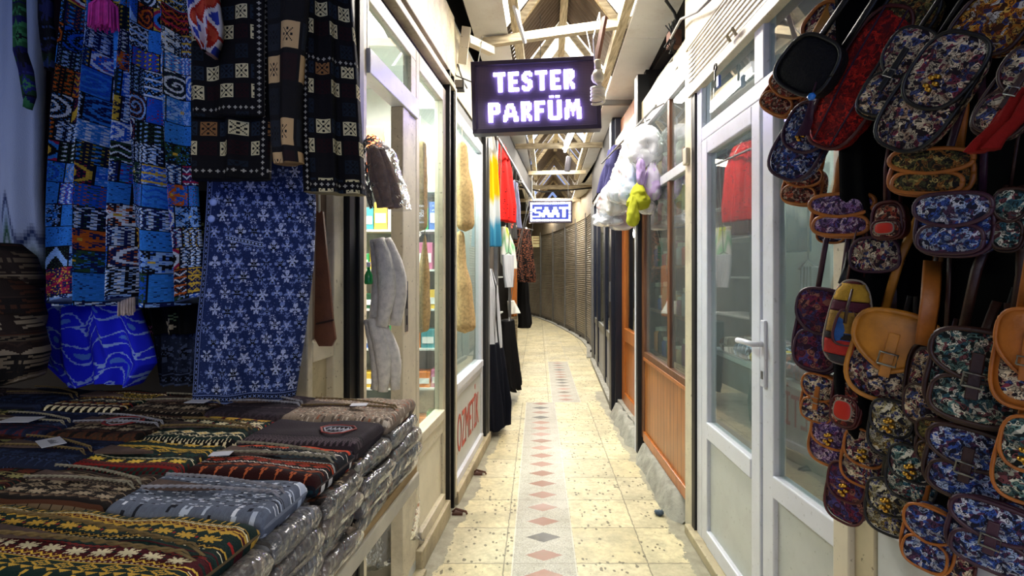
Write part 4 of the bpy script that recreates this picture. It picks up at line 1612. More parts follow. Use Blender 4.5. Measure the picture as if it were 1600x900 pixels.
# pink tassel, ikat scarf end, white tassel
def tassel(name, label, px, py0, py1, w, Y, col, knot=True):
    root = thing(name, label, 'tassel', P(px, py1, Y))
    mb = MB()
    r = random.Random(px)
    wm_ = w * Y / F / 2
    for k in range(90):
        a = r.uniform(0, 2 * PI)
        q = math.sqrt(r.random())
        top = P(px, py0, Y)
        bot = P(px, py1, Y) + Vector((math.cos(a) * q * wm_, math.sin(a) * q * wm_ * .7, r.uniform(0, .012)))
        mid = top.lerp(bot, .35) + Vector((math.cos(a) * q * wm_ * .55, math.sin(a) * q * wm_ * .4, 0))
        mb.tube([top, mid, bot], [.0015, .0024, .0016], 4)
    mb.build('threads', mat(name + '_thread', col, .8, var=.15, scale=60), root)
    if knot:
        MB(tr(*P(px, py0, Y))).lathe([(.001, -.012), (.010, -.01), (.013, 0), (.010, .01), (.001, .012)], 12).build('knot', mat(name + '_thread', col, .8), root, smooth=True)
        MB().tube([P(px, py0, Y), P(px - 6, py0 - 60, Y), P(px - 10, -60, Y)], .002, 5).build('cord', mat(name + '_thread', col, .8), root)


tassel('pink_tassel', 'bright pink thread tassel hanging in front of the blue skirt', 162, -8, 47, 44, 1.20, H('#d83a9c'))
tassel('cream_tassel', 'cream and brown tassel below the hem of the blue skirt', 197, 452, 494, 26, 1.24, H('#c9b5a8'), False)
garment('ikat_scarf', 'red, white and blue ikat scarf end hanging over the robe', 'scarf',
        [(-120, 296, 340), (0, 295, 342), (40, 300, 347), (62, 308, 345), (80, 322, 336), (86, 325, 334)], 1.12, patt=ikat(120, 44), thick=.045, folds=3, amp=.008, seed=41, topamp=1)
# dark bundle of knits standing at the far left
bun = [(.0, 'dark knitted shawl bundle at the far left, uppermost of three'), (.10, 'dark brown knitted shawl at the far left, middle of three'), (.20, 'dark patterned shawl at the far left, lowest of three')]
for k, (dz, lab) in enumerate(bun):
    prof = []
    rws = [(380 + k * 55, -60, 18 + k * 12), (400 + k * 55, -60, 46 + k * 6), (440 + k * 55, -60, 60 + k * 4), (480 + k * 55, -60, 50 + k * 4), (520 + k * 40, -60, 20)]
    garment('knitted_shawl', lab, 'shawl', rws, 1.24 - k * .03, patt=nordic(60, 46, PALS['brown'] * .6, 90 + k), thick=.10, folds=2, amp=.012, seed=50 + k, group='dark shawls at the far left')

# ================================================================== cosmetic shop interior
su = thing('shelf_unit', 'white shelving full of small boxes inside the doorway shop', 'shelves', (-1.25, 3.75, 0))
shel = [.25, .58, .86, 1.14, 1.42, 1.70, 1.98]
for z in shel:
    MB().box(-1.95, -.50, 3.62, 3.88, z - .015, z).build('shelf', shopwall, su)
MB().box(-1.97, -1.94, 3.62, 3.88, 0, 2.2).box(-.50, -.47, 3.62, 3.88, 0, 2.2).build('side_panel', shopwall, su)
MB().box(-1.95, -.50, 3.86, 3.88, 0, 2.2).build('back_panel', mat('shelf_back', H('#a9b0a8'), .7), su)
bc = [('green', '#2f8a4c'), ('teal', '#3a8f96'), ('orange', '#dd7a20'), ('white', '#d8dcd8'), ('yellow', '#d8b440'), ('blue', '#3c64a8'), ('pink', '#c06a8c'), ('dark green', '#204a30')]
rb_ = random.Random(3)
for si, z in enumerate(shel[:-1]):
    x = -1.16
    k = 0
    while x < -.56:
        w_ = rb_.uniform(.06, .12)
        h_ = rb_.uniform(.10, .20)
        nm, cc = bc[rb_.randint(0, 7)]
        root = thing('product_box', '%s carton on the %s shelf, place %s from the left' % (nm, ['lowest', 'second', 'third', 'fourth', 'fifth', 'sixth'][si], ['one', 'two', 'three', 'four', 'five', 'six', 'seven', 'eight', 'nine'][k]),
                     'box', (x + w_ / 2, 3.70, z), 0, 'cartons on the shop shelves')
        MB().box(x, x + w_ - .006, 3.635, 3.76, z, z + h_).build('carton', mat('carton_' + nm, H(cc), .5, var=.05), root, bevel=.002)
        MB().box(x + .008, x + w_ - .014, 3.632, 3.635, z + h_ * .25, z + h_ * .6).build('printed_band', mat('carton_band', H('#e2e4e0'), .5), root)
        x += w_
        k += 1
        if k > 8:
            break
for (x0, x1, z0, z1, c, lab) in ((-1.04, -.90, 2.10, 2.42, '#d65a12', 'plain orange poster board high on the shop wall'), (-1.20, -1.055, 2.10, 2.42, '#a83a70', 'plain magenta poster board left of the orange one')):
    root = thing('poster_board', lab, 'poster', ((x0 + x1) / 2, 3.86, z0))
    MB().box(x0, x1, 3.60, 3.62, z0, z1).build('sheet', mat('poster' + c, H(c), .5, var=.02), root)
    MB().box(x0 - .01, x1 + .01, 3.62, 3.63, z0 - .01, z1 + .01).build('backing', white_panel, root)
# bucket with a plastic bag inside the doorway
bk = thing('bucket', 'pale plastic bucket draped with a clear bag just inside the doorway', 'bucket', (-.62, 2.42, .0))
MB(tr(-.62, 2.42, .0)).lathe([(.001, .0), (.105, .0), (.12, .015), (.145, .30), (.152, .31), (.140, .30), (.112, .03), (.001, .03)], 28).build('pail', mat('ivory_plastic', H('#b8b19c'), .4), bk, smooth=True)
nb_ = 28
Pn = np.zeros((9, nb_, 3))
for i in range(9):
    for j in range(nb_):
        a = 2 * PI * j / nb_
        rr_ = .165 + .015 * math.sin(5 * a + i) + .012 * i * .4
        Pn[i, j] = (-.62 + rr_ * math.cos(a) * (1 if i < 7 else .6), 2.42 + rr_ * math.sin(a) * (1 if i < 7 else .6), .34 - .035 * i * (1 + .2 * math.sin(3 * a)) if i < 7 else .34)
MB().grid(Pn, closed=True).build('bag_liner', mat_film('bag_film', .25, milky=.10, scale=18), bk, smooth=True)

# loofahs ------------------------------------------------------------
loofah_m = mat('loofah_fibre', H('#c9a872'), .85, var=.16, scale=70, bump=.8)
loofah_w = mat('bleached_loofah', H('#dcd6cc'), .85, var=.10, scale=60, bump=.6)
loofah_b = mat('brown_loofah', H('#7a5a40'), .85, var=.2, scale=60, bump=.8)


def loofah(name, label, pts, radii, m, group='loofahs of the cosmetic shop', string=True, ridges=7):
    """gourd sponge: pts world centre line from the top down"""
    root = thing(name, label, 'loofah', pts[-1], 0, group)
    pts = [Vector(p) for p in pts]
    n_ = 40
    Pn = np.zeros((n_ + 1, 28, 3))
    ts = np.linspace(0, len(pts) - 1, n_ + 1)
    for i, t_ in enumerate(ts):
        k = min(len(pts) - 2, int(t_))
        f = t_ - k
        c = pts[k].lerp(pts[k + 1], f)
        r_ = radii[k] + (radii[k + 1] - radii[k]) * (f * f * (3 - 2 * f))
        e = min(i, n_ - i) / 3.0
        if e < 1:
            r_ *= math.sqrt(max(.0, 1 - (1 - e) ** 2)) * .98 + .02
        for j in range(28):
            a = 2 * PI * j / 28
            rr_ = r_ * (1 + .06 * math.cos(ridges * a) + .05 * noise.noise(Vector((c.z * 20, a * 2, 1))))
            Pn[i, j] = (c.x + rr_ * math.cos(a), c.y + rr_ * math.sin(a), c.z)
    MB().grid(Pn, closed=True, caps=True).build('sponge', m, root, smooth=True)
    if string:
        MB().tube([pts[0], pts[0] + Vector((0, 0, .12))], .003, 5).build('string', mat('string', H('#cfc7b2'), .8), root)
    return root


Yl = 3.30
loofah('loofah', 'large golden loofah hanging before the second shop window, upper one', [P(722, 220, Yl), P(722, 262, Yl), P(724, 300, Yl), P(727, 362, Yl)], [.030, .042, .062, .058], loofah_m)
loofah('loofah', 'large golden loofah hanging before the second shop window, lower one', [P(719, 360, Yl), P(719, 408, Yl), P(723, 450, Yl), P(726, 521, Yl)], [.026, .036, .058, .074], loofah_m)
Yb = 2.62
xb_ = 655
loofah('loofah', 'pale loofah hanging behind the display window beside the doorway, upper one', [P(657, 218, Yb), P(657, 290, Yb), P(656, 362, Yb)], [.028, .034, .036], loofah_m)
loofah('loofah', 'pale tapering loofah behind the display window beside the doorway, lower one', [P(664, 366, Yb), P(662, 440, Yb), P(658, 490, Yb), P(657, 520, Yb)], [.008, .03, .045, .040], loofah_m)


def bundle(label, centre, n, m, rad, h, Y, film=True, lean=0.0, bow=0.0):
    root = thing('loofah_bundle', label, 'loofah bundle', P(centre[0], centre[1] + h, Y), 0, 'bagged loofah bundles in the doorway')
    mb = MB()
    top = P(centre[0], centre[1], Y)
    bot = P(centre[0] + lean, centre[1] + h, Y)
    for k in range(n):
        a = 2 * PI * k / n
        off = Vector((math.cos(a), math.sin(a), 0)) * rad
        pts_ = []
        rs_ = []
        for t_ in np.linspace(0, 1, 12):
            p = top.lerp(bot, t_) + off * (.45 + .55 * t_) + Vector((bow * math.sin(PI * t_), 0, 0))
            pts_.append(p)
            rs_.append(rad * (.5 + .32 * math.sin(PI * min(1, t_ * 1.1)) + .02 * math.sin(t_ * 30 + k)))
        mb.tube(pts_, rs_, 12)
    mb.build('loofah_sticks', m, root, smooth=True)
    if film:
        Pn = np.zeros((26, 26, 3))
        for i, t_ in enumerate(np.linspace(-.22, 1.04, 26)):
            p = top.lerp(bot, t_) + Vector((bow * math.sin(PI * max(0, min(1, t_))), 0, 0))
            r_ = rad * (2.1 if t_ > .05 else .5 + 1.6 * (t_ + .22) / .27) * (1 + .1 * t_)
            for j in range(26):
                a = 2 * PI * j / 26
                q = r_ * (1 + .12 * noise.noise(Vector((a * 2, t_ * 6, n))))
                Pn[i, j] = (p.x + q * math.cos(a), p.y + q * .8 * math.sin(a), p.z)
        MB().grid(Pn, closed=True).build('plastic_bag', mat_film('bag_film', .25, milky=.10, scale=18), root, smooth=True)
    return root


bundle('brown loofah sticks in a clear bag hanging highest in the doorway', (586, 232), 4, loofah_b, .030, 92, 1.72, True, 24)
bundle('white loofah sticks hanging in the doorway below the brown bundle', (594, 374), 4, loofah_w, .040, 134, 1.78, False, 6, .025)
bundle('white loofah sticks hanging lowest in the doorway, touching the knits', (582, 498), 4, loofah_w, .034, 110, 1.76, False, 20, .02)
tl = thing('shampoo_bottle', 'small green-labelled plastic bottle hanging beside the white loofahs', 'bottle', P(576, 444, 1.68))
MB(tr(*P(576, 444, 1.68))).lathe([(.001, 0), (.012, 0), (.014, .006), (.013, .03), (.006, .045), (.005, .055), (.001, .056)], 14).build('bottle_body', mat('clear_green', H('#1f8a44'), .2), tl, smooth=True)
MB(tr(*P(576, 444, 1.68))).lathe([(.001, .056), (.007, .056), (.007, .072), (.001, .073)], 12).build('cap', white_frame, tl, smooth=True)

# ================================================================== lit signs
GL = {
    'T': ['11111', '00100', '00100', '00100', '00100', '00100', '00100'], 'E': ['1111', '1000', '1000', '1110', '1000', '1000', '1111'],
    'S': ['01111', '10000', '10000', '01110', '00001', '00001', '11110'], 'R': ['11110', '10001', '10001', '11110', '10100', '10010', '10001'],
    'P': ['11110', '10001', '10001', '11110', '10000', '10000', '10000'], 'A': ['00100', '00100', '01010', '01010', '11111', '10001', '10001'],
    'F': ['1111', '1000', '1000', '1110', '1000', '1000', '1000'], 'U': ['10001', '10001', '10001', '10001', '10001', '10001', '01110'],
    'M': ['10001', '11011', '11011', '10101', '10101', '10001', '10001'],
}


def thick(g, sx, sy):
    a = np.array([[int(c) for c in r_] for r_ in g])
    a = np.repeat(np.repeat(a, sy, 0), sx, 1)
    b = a.copy()
    b[:, 1:] |= a[:, :-1]
    return b


BIG = {
    'T': ['11111111', '11111111', '00011100'] + ['00011100'] * 9,
    'E': ['1111111', '1111111', '1110000', '1110000', '1110000', '1111110', '1111110', '1110000', '1110000', '1110000', '1111111', '1111111'],
    'S': ['0011110', '0111111', '1110011', '1110000', '1111000', '0111110', '0011111', '0000111', '0000111', '1100111', '1111110', '0111100'],
    'R': ['1111110', '1111111', '1110111', '1110111', '1110111', '1111110', '1111100', '1111100', '1110110', '1110111', '1110011', '1110011'],
    'P': ['11111110', '11111111', '11100111', '11100111', '11100111', '11111111', '11111110', '11100000', '11100000', '11100000', '11100000', '11100000'],
    'A': ['0000000000', '0001111000', '0011111000', '0011011100', '0011001100', '0111001100', '0110001110', '0111111110', '1111111110', '1110000111', '1110000111', '1100000111'],
    'F': ['1111111', '1111111', '1110000', '1110000', '1110000', '1111110', '1111110', '1110000', '1110000', '1110000', '1110000', '1110000'],
    'U': ['111000111'] * 10 + ['111111111', '011111110'],
    'M': ['01110001110', '01110001110', '01111011110', '01111011110', '01111111110', '11101110111', '11101110111', '11100100111', '11100100111', '11100100111', '11100000111', '11000000111'],
}


def led_text(word, H_, W_, y0, x0, gap, tot):
    A = np.zeros((H_, W_), bool)
    x = x0
    for ch in word:
        q = np.array([[int(c) for c in r_] for r_ in BIG[ch]]).astype(bool)
        A[y0:y0 + q.shape[0], x:x + q.shape[1]] |= q
        x += q.shape[1] + gap
    return A, x


led_on = mat_emit('led_violet_white', (0.42, 0.36, 1.0), 22.0)
led_halo = mat_emit('led_violet', (0.12, 0.10, 0.85), 1.2)
led_off = mat('led_off', H('#67566a'), .4)
sign_black = mat('sign_face', H('#4a3c50'), .6)
sign_frame = mat('sign_frame', H('#3a3040'), .35, metal=.4)


def led_sign(name, label, Mx, wdt, hgt, A, dep=.07, halo=True, bg=None):
    """Mx maps local (x right, z up, -y towards the viewer)"""
    root = thing(name, label, 'sign', Mx @ Vector((0, 0, -hgt / 2)))
    Hn, Wn = A.shape
    MB(Mx).box(-wdt / 2, wdt / 2, 0, dep, -hgt / 2, hgt / 2).build('case', bg or sign_black, root)
    fw = .022 * wdt / .73
    MB(Mx).box(-wdt / 2 - .004, wdt / 2 + .004, -.012, dep, hgt / 2 - fw, hgt / 2 + .004).box(-wdt / 2 - .004, wdt / 2 + .004, -.012, dep, -hgt / 2 - .004, -hgt / 2 + fw) \
        .box(-wdt / 2 - .004, -wdt / 2 + fw, -.012, dep, -hgt / 2, hgt / 2).box(wdt / 2 - fw, wdt / 2 + .004, -.012, dep, -hgt / 2, hgt / 2).build('frame', sign_frame, root, bevel=.003)
    iw, ih = wdt - 2 * fw, hgt - 2 * fw
    cw, chh = iw / Wn, ih / Hn
    on, off, hal = MB(Mx), MB(Mx), MB(Mx)
    von, voff, vh = [], [], []
    nlit = 0
    near = A.copy()
    for dy in (-1, 0, 1):
        for dx in (-1, 0, 1):
            near |= np.roll(np.roll(A, dy, 0), dx, 1)

    def quad(store, i, j, s, y):
        cx = -iw / 2 + (j + .5) * cw
        cz = ih / 2 - (i + .5) * chh
        store.append([(cx - cw * s, y, cz - chh * s), (cx + cw * s, y, cz - chh * s), (cx + cw * s, y, cz + chh * s), (cx - cw * s, y, cz + chh * s)])
    for i in range(Hn):
        for j in range(Wn):
            if A[i, j]:
                cx = -iw / 2 + (j + .5) * cw
                cz = ih / 2 - (i + .5) * chh
                on.box(cx - cw * .44, cx + cw * .44, -.013, -.001, cz - chh * .44, cz + chh * .44)
                nlit += 1
            else:
                quad(voff, i, j, .26, -.004)
    tag(on.build('lit_diodes', led_on, root), kind='stuff')
    for st, nm, mm in ((von, 'lit_diodes', led_on), (vh, 'dim_diodes', led_halo), (voff, 'unlit_diodes', led_off)):
        if not st:
            continue
        v = np.array(st).reshape(-1, 3)
        q = MB(Mx)
        q.add(v, [(4 * k, 4 * k + 1, 4 * k + 2, 4 * k + 3) for k in range(len(st))])
        o = q.build(nm, mm, root)
        tag(o, kind='stuff')
    return root


A = np.zeros((40, 80), bool)
a1, e1 = led_text('TESTER', 40, 80, 5, 12, 2, 0)
a2, e2 = led_text('PARFUM', 40, 80, 24, 8, 2, 0)
# the A is a small letter height like the photographed sign; dots over the U
A |= a1 | a2
ux = 8 + 10 + 12 + 9 + 9
A[21:22, ux + 1:ux + 4] = True
A[21:22, ux + 5:ux + 8] = True
Ys = 2.92
cS = P(837, 149, Ys)
Ms = tr(*cS) @ rotz(R(-3)) @ Matrix.Rotation(R(-1.6) * -1 * -1, 4, 'Y') @ Matrix.Rotation(R(0), 4, 'X')
led_sign('led_sign', 'large hanging dot-matrix sign reading TESTER PARFÜM in glowing violet-white', Ms, .725, .405, A)
tag(MB().tube([cS + Vector((-.33, .03, .2)), (cS.x - .33, 3.40, 2.97)], .003, 5).build('hanging_wire', metal_m), 'thin wire holding the left end of the large lit sign', 'wire')
tag(MB().tube([cS + Vector((.33, .03, .2)), (cS.x + .36, 3.40, 3.0)], .003, 5).build('hanging_wire', metal_m), 'thin wire holding the right end of the large lit sign', 'wire')

B = np.zeros((32, 64), bool)
x = 4
for ch in 'SAAT':
    g = np.array([[int(c) for c in r_] for r_ in GL[ch]])
    yi = (np.arange(17) * 7 / 17).astype(int)
    xi = (np.arange(12) * g.shape[1] / 12).astype(int)
    q = g[yi][:, xi].astype(bool)
    q2 = np.zeros((17, 14), bool)
    for s in range(3):
        q2[:, s:s + 12] |= q
    B[8:25, x:x + 14] |= q2
    x += 14
for j in range(64):
    if j % 13 not in (4, 7):
        B[0:3, j] = True
        B[29:32, j] = True
for i in range(32):
    if i not in (14, 15, 19, 20):
        B[i, 0:3] = True
        B[i, 61:64] = True
Y2 = 7.9
c2 = P(860, 331, Y2)
led_on_old = led_on
led_on = mat_emit('led_blue_white', (0.78, 0.86, 1.0), 9.0)
led_off = mat('led_off_blue', H('#2c3f9c'), .4)
led_sign('led_sign', 'small distant dot-matrix sign reading SAAT in white on blue', tr(*c2) @ rotz(R(-4)), .66, .33, B, .07, False, mat('sign_blue', H('#1c2c8c'), .5))
tag(MB().tube([c2 + Vector((-.28, .03, .16)), (c2.x - .28, 7.98, 2.9)], .004, 5).build('hanging_wire', metal_m), 'wire holding the left end of the small lit sign', 'wire')
tag(MB().tube([c2 + Vector((.28, .03, .16)), (c2.x + .28, 7.98, 2.9)], .004, 5).build('hanging_wire', metal_m), 'wire holding the right end of the small lit sign', 'wire')
Bs = P(822, 363, 9.2)
bl = thing('bulb_lamp', 'bare glowing white bulb just below the small lit sign', 'lamp', Bs)
MB(tr(*Bs)).lathe([(.001, -.06), (.03, -.05), (.045, -.02), (.04, .01), (.02, .04), (.015, .05), (.001, .05)], 16).build('bulb', mat_emit('bulb_glow', (1, .93, .8), 16), bl, smooth=True)
MB(tr(*Bs)).lathe([(.001, .05), (.018, .05), (.018, .09), (.001, .09)], 12).build('socket', white_frame, bl)
MB().tube([Bs + Vector((0, 0, .09)), (Bs.x, 9.3, 2.9)], .004, 5).build('cord', black_m, bl)
point_light('bulb_glow', Bs + Vector((0, -.12, -.05)), 14, WARM)

# spiral energy saving lamp on its stick in front of the sign ---------------------------
cf = thing('spiral_lamp', 'unlit cream spiral energy-saving lamp beside the right edge of the large sign', 'lamp', P(936, 175, 2.7))
Yc = 2.70
base_c = P(934, 125, Yc)
MB(tr(*base_c)).lathe([(.001, .055), (.018, .055), (.019, .10), (.015, .105), (.001, .105)], 16).build('socket', mat('ivory_bakelite', H('#cfc2a0'), .4), cf, smooth=True)
MB(tr(*base_c)).lathe([(.001, .055), (.02, .05), (.033, .025), (.034, .005), (.026, -.01), (.001, -.012)], 20).build('ballast', mat('ivory_plastic_lamp', H('#e0d6bc'), .35), cf, smooth=True)
sp_ = []
for k in range(110):
    t_ = k / 109
    a = t_ * 2 * PI * 4.4
    r_ = .033 * (1 if t_ > .06 else .5 + t_ * 8)
    sp_.append((base_c.x + r_ * math.cos(a), base_c.y + r_ * math.sin(a), base_c.z - .035 - t_ * .085))
MB().tube(sp_, .0075, 8).tube([(base_c.x - .012, base_c.y, base_c.z - .01), sp_[0]], .007, 8).tube([(base_c.x + .012, base_c.y, base_c.z - .01), (base_c.x + .014, base_c.y, base_c.z - .05)], .007, 8).build('spiral_tube', mat('lamp_glass_white', H('#e6dcc4'), .3), cf, smooth=True)
MB().bar(P(932, 96, 2.72), P(945, 27, 2.76), .026, .02).build('wooden_stick', mat_wood('red_stick', H('#5c3426'), H('#8c5a44'), (10, 10, 3), .6), cf)
MB().tube([P(930, 108, 2.70), P(927, 60, 2.74), P(937, 20, 2.9), P(940, 60, 3.4)], .004, 6).build('cord', white_frame, cf)
# fluorescent tubes under the roof
for (y, x, lab) in ((5.9, .66, 'bright fluorescent tube lamp just beyond the large lit sign'),
                    (4.35, .22, 'fluorescent tube lamp hidden behind the large lit sign')):
    root = thing('tube_lamp', lab, 'lamp', (x, y, 2.9))
    MB().box(x - .03, x + .03, y - .5, y + .5, 2.93, 2.97).build('housing', white_frame, root)
    MB().tube([(x, y - .48, 2.905), (x, y + .48, 2.905)], .014, 10).build('tube', mat_emit('tube_glow', (1, .97, .92), 26), root)
    MB().box(x - .015, x + .015, y - .5, y - .48, 2.89, 2.93).box(x - .015, x + .015, y + .48, y + .5, 2.89, 2.93).build('end_holder', white_frame, root)
    MB().tube([(x, y - .4, 2.97), (x, y - .4, 3.4)], .004, 5).tube([(x, y + .4, 2.97), (x, y + .4, 3.4)], .004, 5).build('hanger', metal_m, root)
cyl = thing('hanging_lamp_can', 'grey cylindrical lamp body hanging just beyond the bright tube', 'lamp', P(887, 268, 6.3))
MB(tr(*P(886, 268, 6.3)) @ Matrix.Rotation(R(8), 4, 'Y')).lathe([(.001, 0), (.03, 0), (.036, .01), (.036, .17), (.03, .185), (.001, .19)], 18).build('can', mat('grey_can', H('#8c8890'), .4), cyl, smooth=True)
MB().tube([P(889, 244, 6.3), P(890, 232, 6.3)], .005, 6).build('cord', black_m, cyl)

bs_ = thing('hanging_strip', 'long tapered brown leather strip hanging beside the right edge of the cardigan', 'leather strip', P(512, 541, 1.46))
pts8 = [(494, 330), (504, 330), (520, 500), (524, 530), (518, 541), (498, 541), (491, 528)]
v8 = [tuple(P(x, y, 1.46)) for x, y in pts8] + [tuple(P(x, y, 1.46) + Vector((0, .012, 0))) for x, y in pts8]
n8 = len(pts8)
MB().add(v8, [tuple(range(n8))[::-1], tuple(range(n8, 2 * n8))] + [(k, (k + 1) % n8, n8 + (k + 1) % n8, n8 + k) for k in range(n8)]).build('strip', mat('brown_leather_strip', H('#6a3c1c'), .5, var=.15, scale=20, bump=.2), bs_)
MB().tube([P(499, 332, 1.46), P(498, 250, 1.47), (P(498, 0, 1.47).x, 1.47, 2.45)], .003, 5).build('cord', mat('string', H('#cfc7b2'), .8), bs_)
MB().tube([P(494, 506, 1.455), P(521, 500, 1.455)], .0025, 5).build('seam', mat('dark_seam', H('#2a160c'), .8), bs_)

# ================================================================== clothes and shelves along the left, beyond the second window
def hang(o, z1, dx=0.0):
    """wire hanger from the top of a garment up to its rail"""
    V = [wm(o) @ v.co for v in o.data.vertices]
    zt = max(v.z for v in V)
    tp_ = [v for v in V if v.z > zt - .01]
    c = sum(tp_, Vector()) / len(tp_)
    w_ = max((v - c).length for v in tp_)
    dv = max(tp_, key=lambda v: (v - c).length) - c
    MB().tube([c - dv * .8 + Vector((0, 0, -.01)), c + Vector((0, 0, .03)), c + dv * .8 + Vector((0, 0, -.01))], .005, 5) \
        .tube([c + Vector((0, 0, .03)), ((-.645 + .125 * c.y) if c.x < .5 else c.x, c.y, z1 + .015)], .004, 5).build('hanger', metal_m, o)
    return o


def gl(name, label, cat, rows, YL, YR, patt, **k):
    o = garment(name, label, cat, rows, YL, YR, patt=patt, **k)
    return hang(o, 2.5)


lr = MB(FL).tube([(.10, 4.26, 2.50), (.10, 8.6, 2.50)], .012, 8)
for yy in (4.4, 5.9, 7.2, 8.3):
    lr.tube([(.10, yy, 2.50), (-.02, yy, 2.72)], .007, 6)
tag(lr.build('clothes_rail', metal_m), 'long steel clothes rail running along the left beyond the second window', 'rail')
dr = thing('display_rack', 'steel display rack with shelves of goods beside the hanging scarf', 'rack', FL @ Vector((.0, 4.9, 0)))
MB(FL).box(-.03, .0, 4.85, 4.88, .1, 2.6).build('upright', metal_m, dr)
MB(FL).box(-.03, .0, 5.9, 5.93, .1, 2.6).build('upright', metal_m, dr)
for k, z in enumerate((.55, .95, 1.35, 1.75, 2.1)):
    MB(FL).box(-.50, -.09, 4.36, 5.9, z - .015, z).build('shelf', shopwall, dr)
MB(FL).box(.0, .03, 4.70, 4.74, .1, 2.6).build('upright', mat('silver_upright', H('#9a9c9e'), .35, metal=.7), dr)
gl('silk_scarf', 'white, yellow and blue dyed scarf hanging at the near end of the left clothes rail', 'scarf',
   [(205, 753, 768), (240, 752, 776), (300, 753, 779), (385, 755, 782)], 4.30, 4.45,
   bands(150, 40, [(0, '#dcdcd4'), (.20, '#dcdcd4'), (.26, '#e4c400'), (.56, '#e8c80c'), (.62, '#dfe4e4'), (.74, '#dfe4e4'), (.82, '#4a9ec0'), (1, '#3a8ab0')], 5, 3), thick=.07, folds=3, amp=.02, seed=61)
gl('red_dress', 'bright red dress hanging behind the yellow and blue scarf', 'dress',
   [(228, 776, 786), (262, 776, 798), (320, 777, 803), (346, 778, 801)], 4.75, 5.1,
   np.where(rng.rand(80, 40, 1) < .06, np.array(H('#5a0c0c')), np.array(H('#d8201c'))), thick=.08, folds=3, amp=.02, seed=62)
gl('striped_trousers', 'white and black striped trousers hanging below the scarf', 'trousers',
   [(420, 757, 764), (450, 757, 775), (545, 758, 782)], 4.30, 4.55, vstripes(90, 40, ['#c9ccd2', '#c4c8ce', '#17181c', '#c9ccd2'], 2), thick=.06, folds=2, amp=.015, seed=63)
gl('navy_skirt', 'dark navy skirt hanging lowest at the near end of the left clothes', 'skirt',
   [(535, 759, 778), (580, 760, 786), (630, 762, 794), (664, 764, 790)], 4.32, 4.6, plain(60, 40, '#10131f'), thick=.12, folds=4, amp=.03, seed=64, hemwave=.03)
gl('black_skirt', 'black pleated skirt hanging beyond the navy skirt', 'skirt',
   [(500, 788, 796), (540, 787, 802), (600, 789, 808), (606, 792, 806)], 5.4, 5.7, plain(60, 40, '#0f0e10'), thick=.12, folds=6, amp=.03, seed=65, hemwave=.03)
gl('green_print_shirt', 'white shirt with green leaf print hanging beside the steel upright', 'shirt',
   [(356, 784, 792), (385, 783, 803), (410, 784, 806), (420, 790, 805)], 5.2, 5.5, bands(60, 40, [(0, '#b9c94c'), (.25, '#e4e6da'), (.5, '#7cc08a'), (.7, '#e8e8e0'), (1, '#e8e8e0')], 9, 4), thick=.06, folds=2, amp=.015, seed=66)
gl('quilted_blouse', 'white quilted top hanging under the green print shirt', 'top',
   [(398, 785, 802), (430, 787, 802), (449, 791, 799)], 5.15, 5.3, vstripes(40, 30, ['#b9bfc8', '#d9dce0'], 1), thick=.06, folds=2, amp=.01, seed=67)
gl('lilac_cloth', 'grey lilac cloth hanging high beyond the red dress', 'cloth',
   [(285, 800, 806), (320, 799, 811), (356, 801, 811)], 6.3, 6.6, plain(50, 24, '#777a96'), thick=.06, folds=3, amp=.02, seed=68)
gl('flowered_blouse', 'small pink and yellow flowered blouse beyond the red dress', 'blouse',
   [(325, 796, 800), (345, 795, 806), (374, 797, 807)], 5.9, 6.1, dark_floral(50, 30, 9) * 2.2 + .05, thick=.05, folds=2, amp=.01, seed=69)
gl('brown_print_dress', 'dark brown dress with small copper print hanging at the far end of the left clothes', 'dress',
   [(358, 808, 820), (385, 804, 829), (432, 806, 834), (441, 810, 831)], 7.6, 7.9,
   np.where(rng.rand(90, 60, 1) < .25, np.array(H('#7c4a34')), np.array(H('#17100f'))), thick=.20, folds=4, amp=.03, seed=70)
gl('black_coat', 'black coat hanging low at the far end before the wooden post', 'coat',
   [(440, 813, 820), (470, 812, 823), (505, 813, 827), (512, 815, 822)], 8.2, 8.4, plain(50, 30, '#0d0c0d'), thick=.15, folds=3, amp=.03, seed=71)
gl('tan_cloth', 'orange-tan cloth hanging against the wooden post', 'cloth',
   [(415, 799, 806), (470, 798, 806), (494, 800, 805)], 7.2, 7.4, plain(50, 20, '#a05c24'), thick=.05, folds=2, amp=.01, seed=72)
gl('cloth_hat', 'small white cloth cap hanging low by the wooden post', 'cap',
   [(470, 796, 801), (482, 795, 808), (490, 795, 812)], 7.0, 7.2, plain(20, 16, '#d8d6cc'), thick=.08, folds=1, amp=.01, seed=73)
for k, (y, z, c, lab) in enumerate(((4.45, 1.75, '#17171a', 'black folded garment on the upper rack shelf'), (4.5, 1.35, '#a8352a', 'red folded garment on the middle rack shelf'),
                                    (4.62, .95, '#c9a040', 'yellow folded garment on the lower rack shelf'), (5.1, 1.75, '#3c4c6c', 'blue folded garment on the upper rack shelf'))):
    root = thing('folded_garment', lab, 'folded garment', FL @ Vector((-.16, y, z)), (0, 0, -math.atan(.125)), 'folded garments on the steel rack')
    pack_mesh(.3, .2, .07, plain(16, 20, c), k + 9, .006).build('folded_cloth', KW, root, smooth=True, local=True)

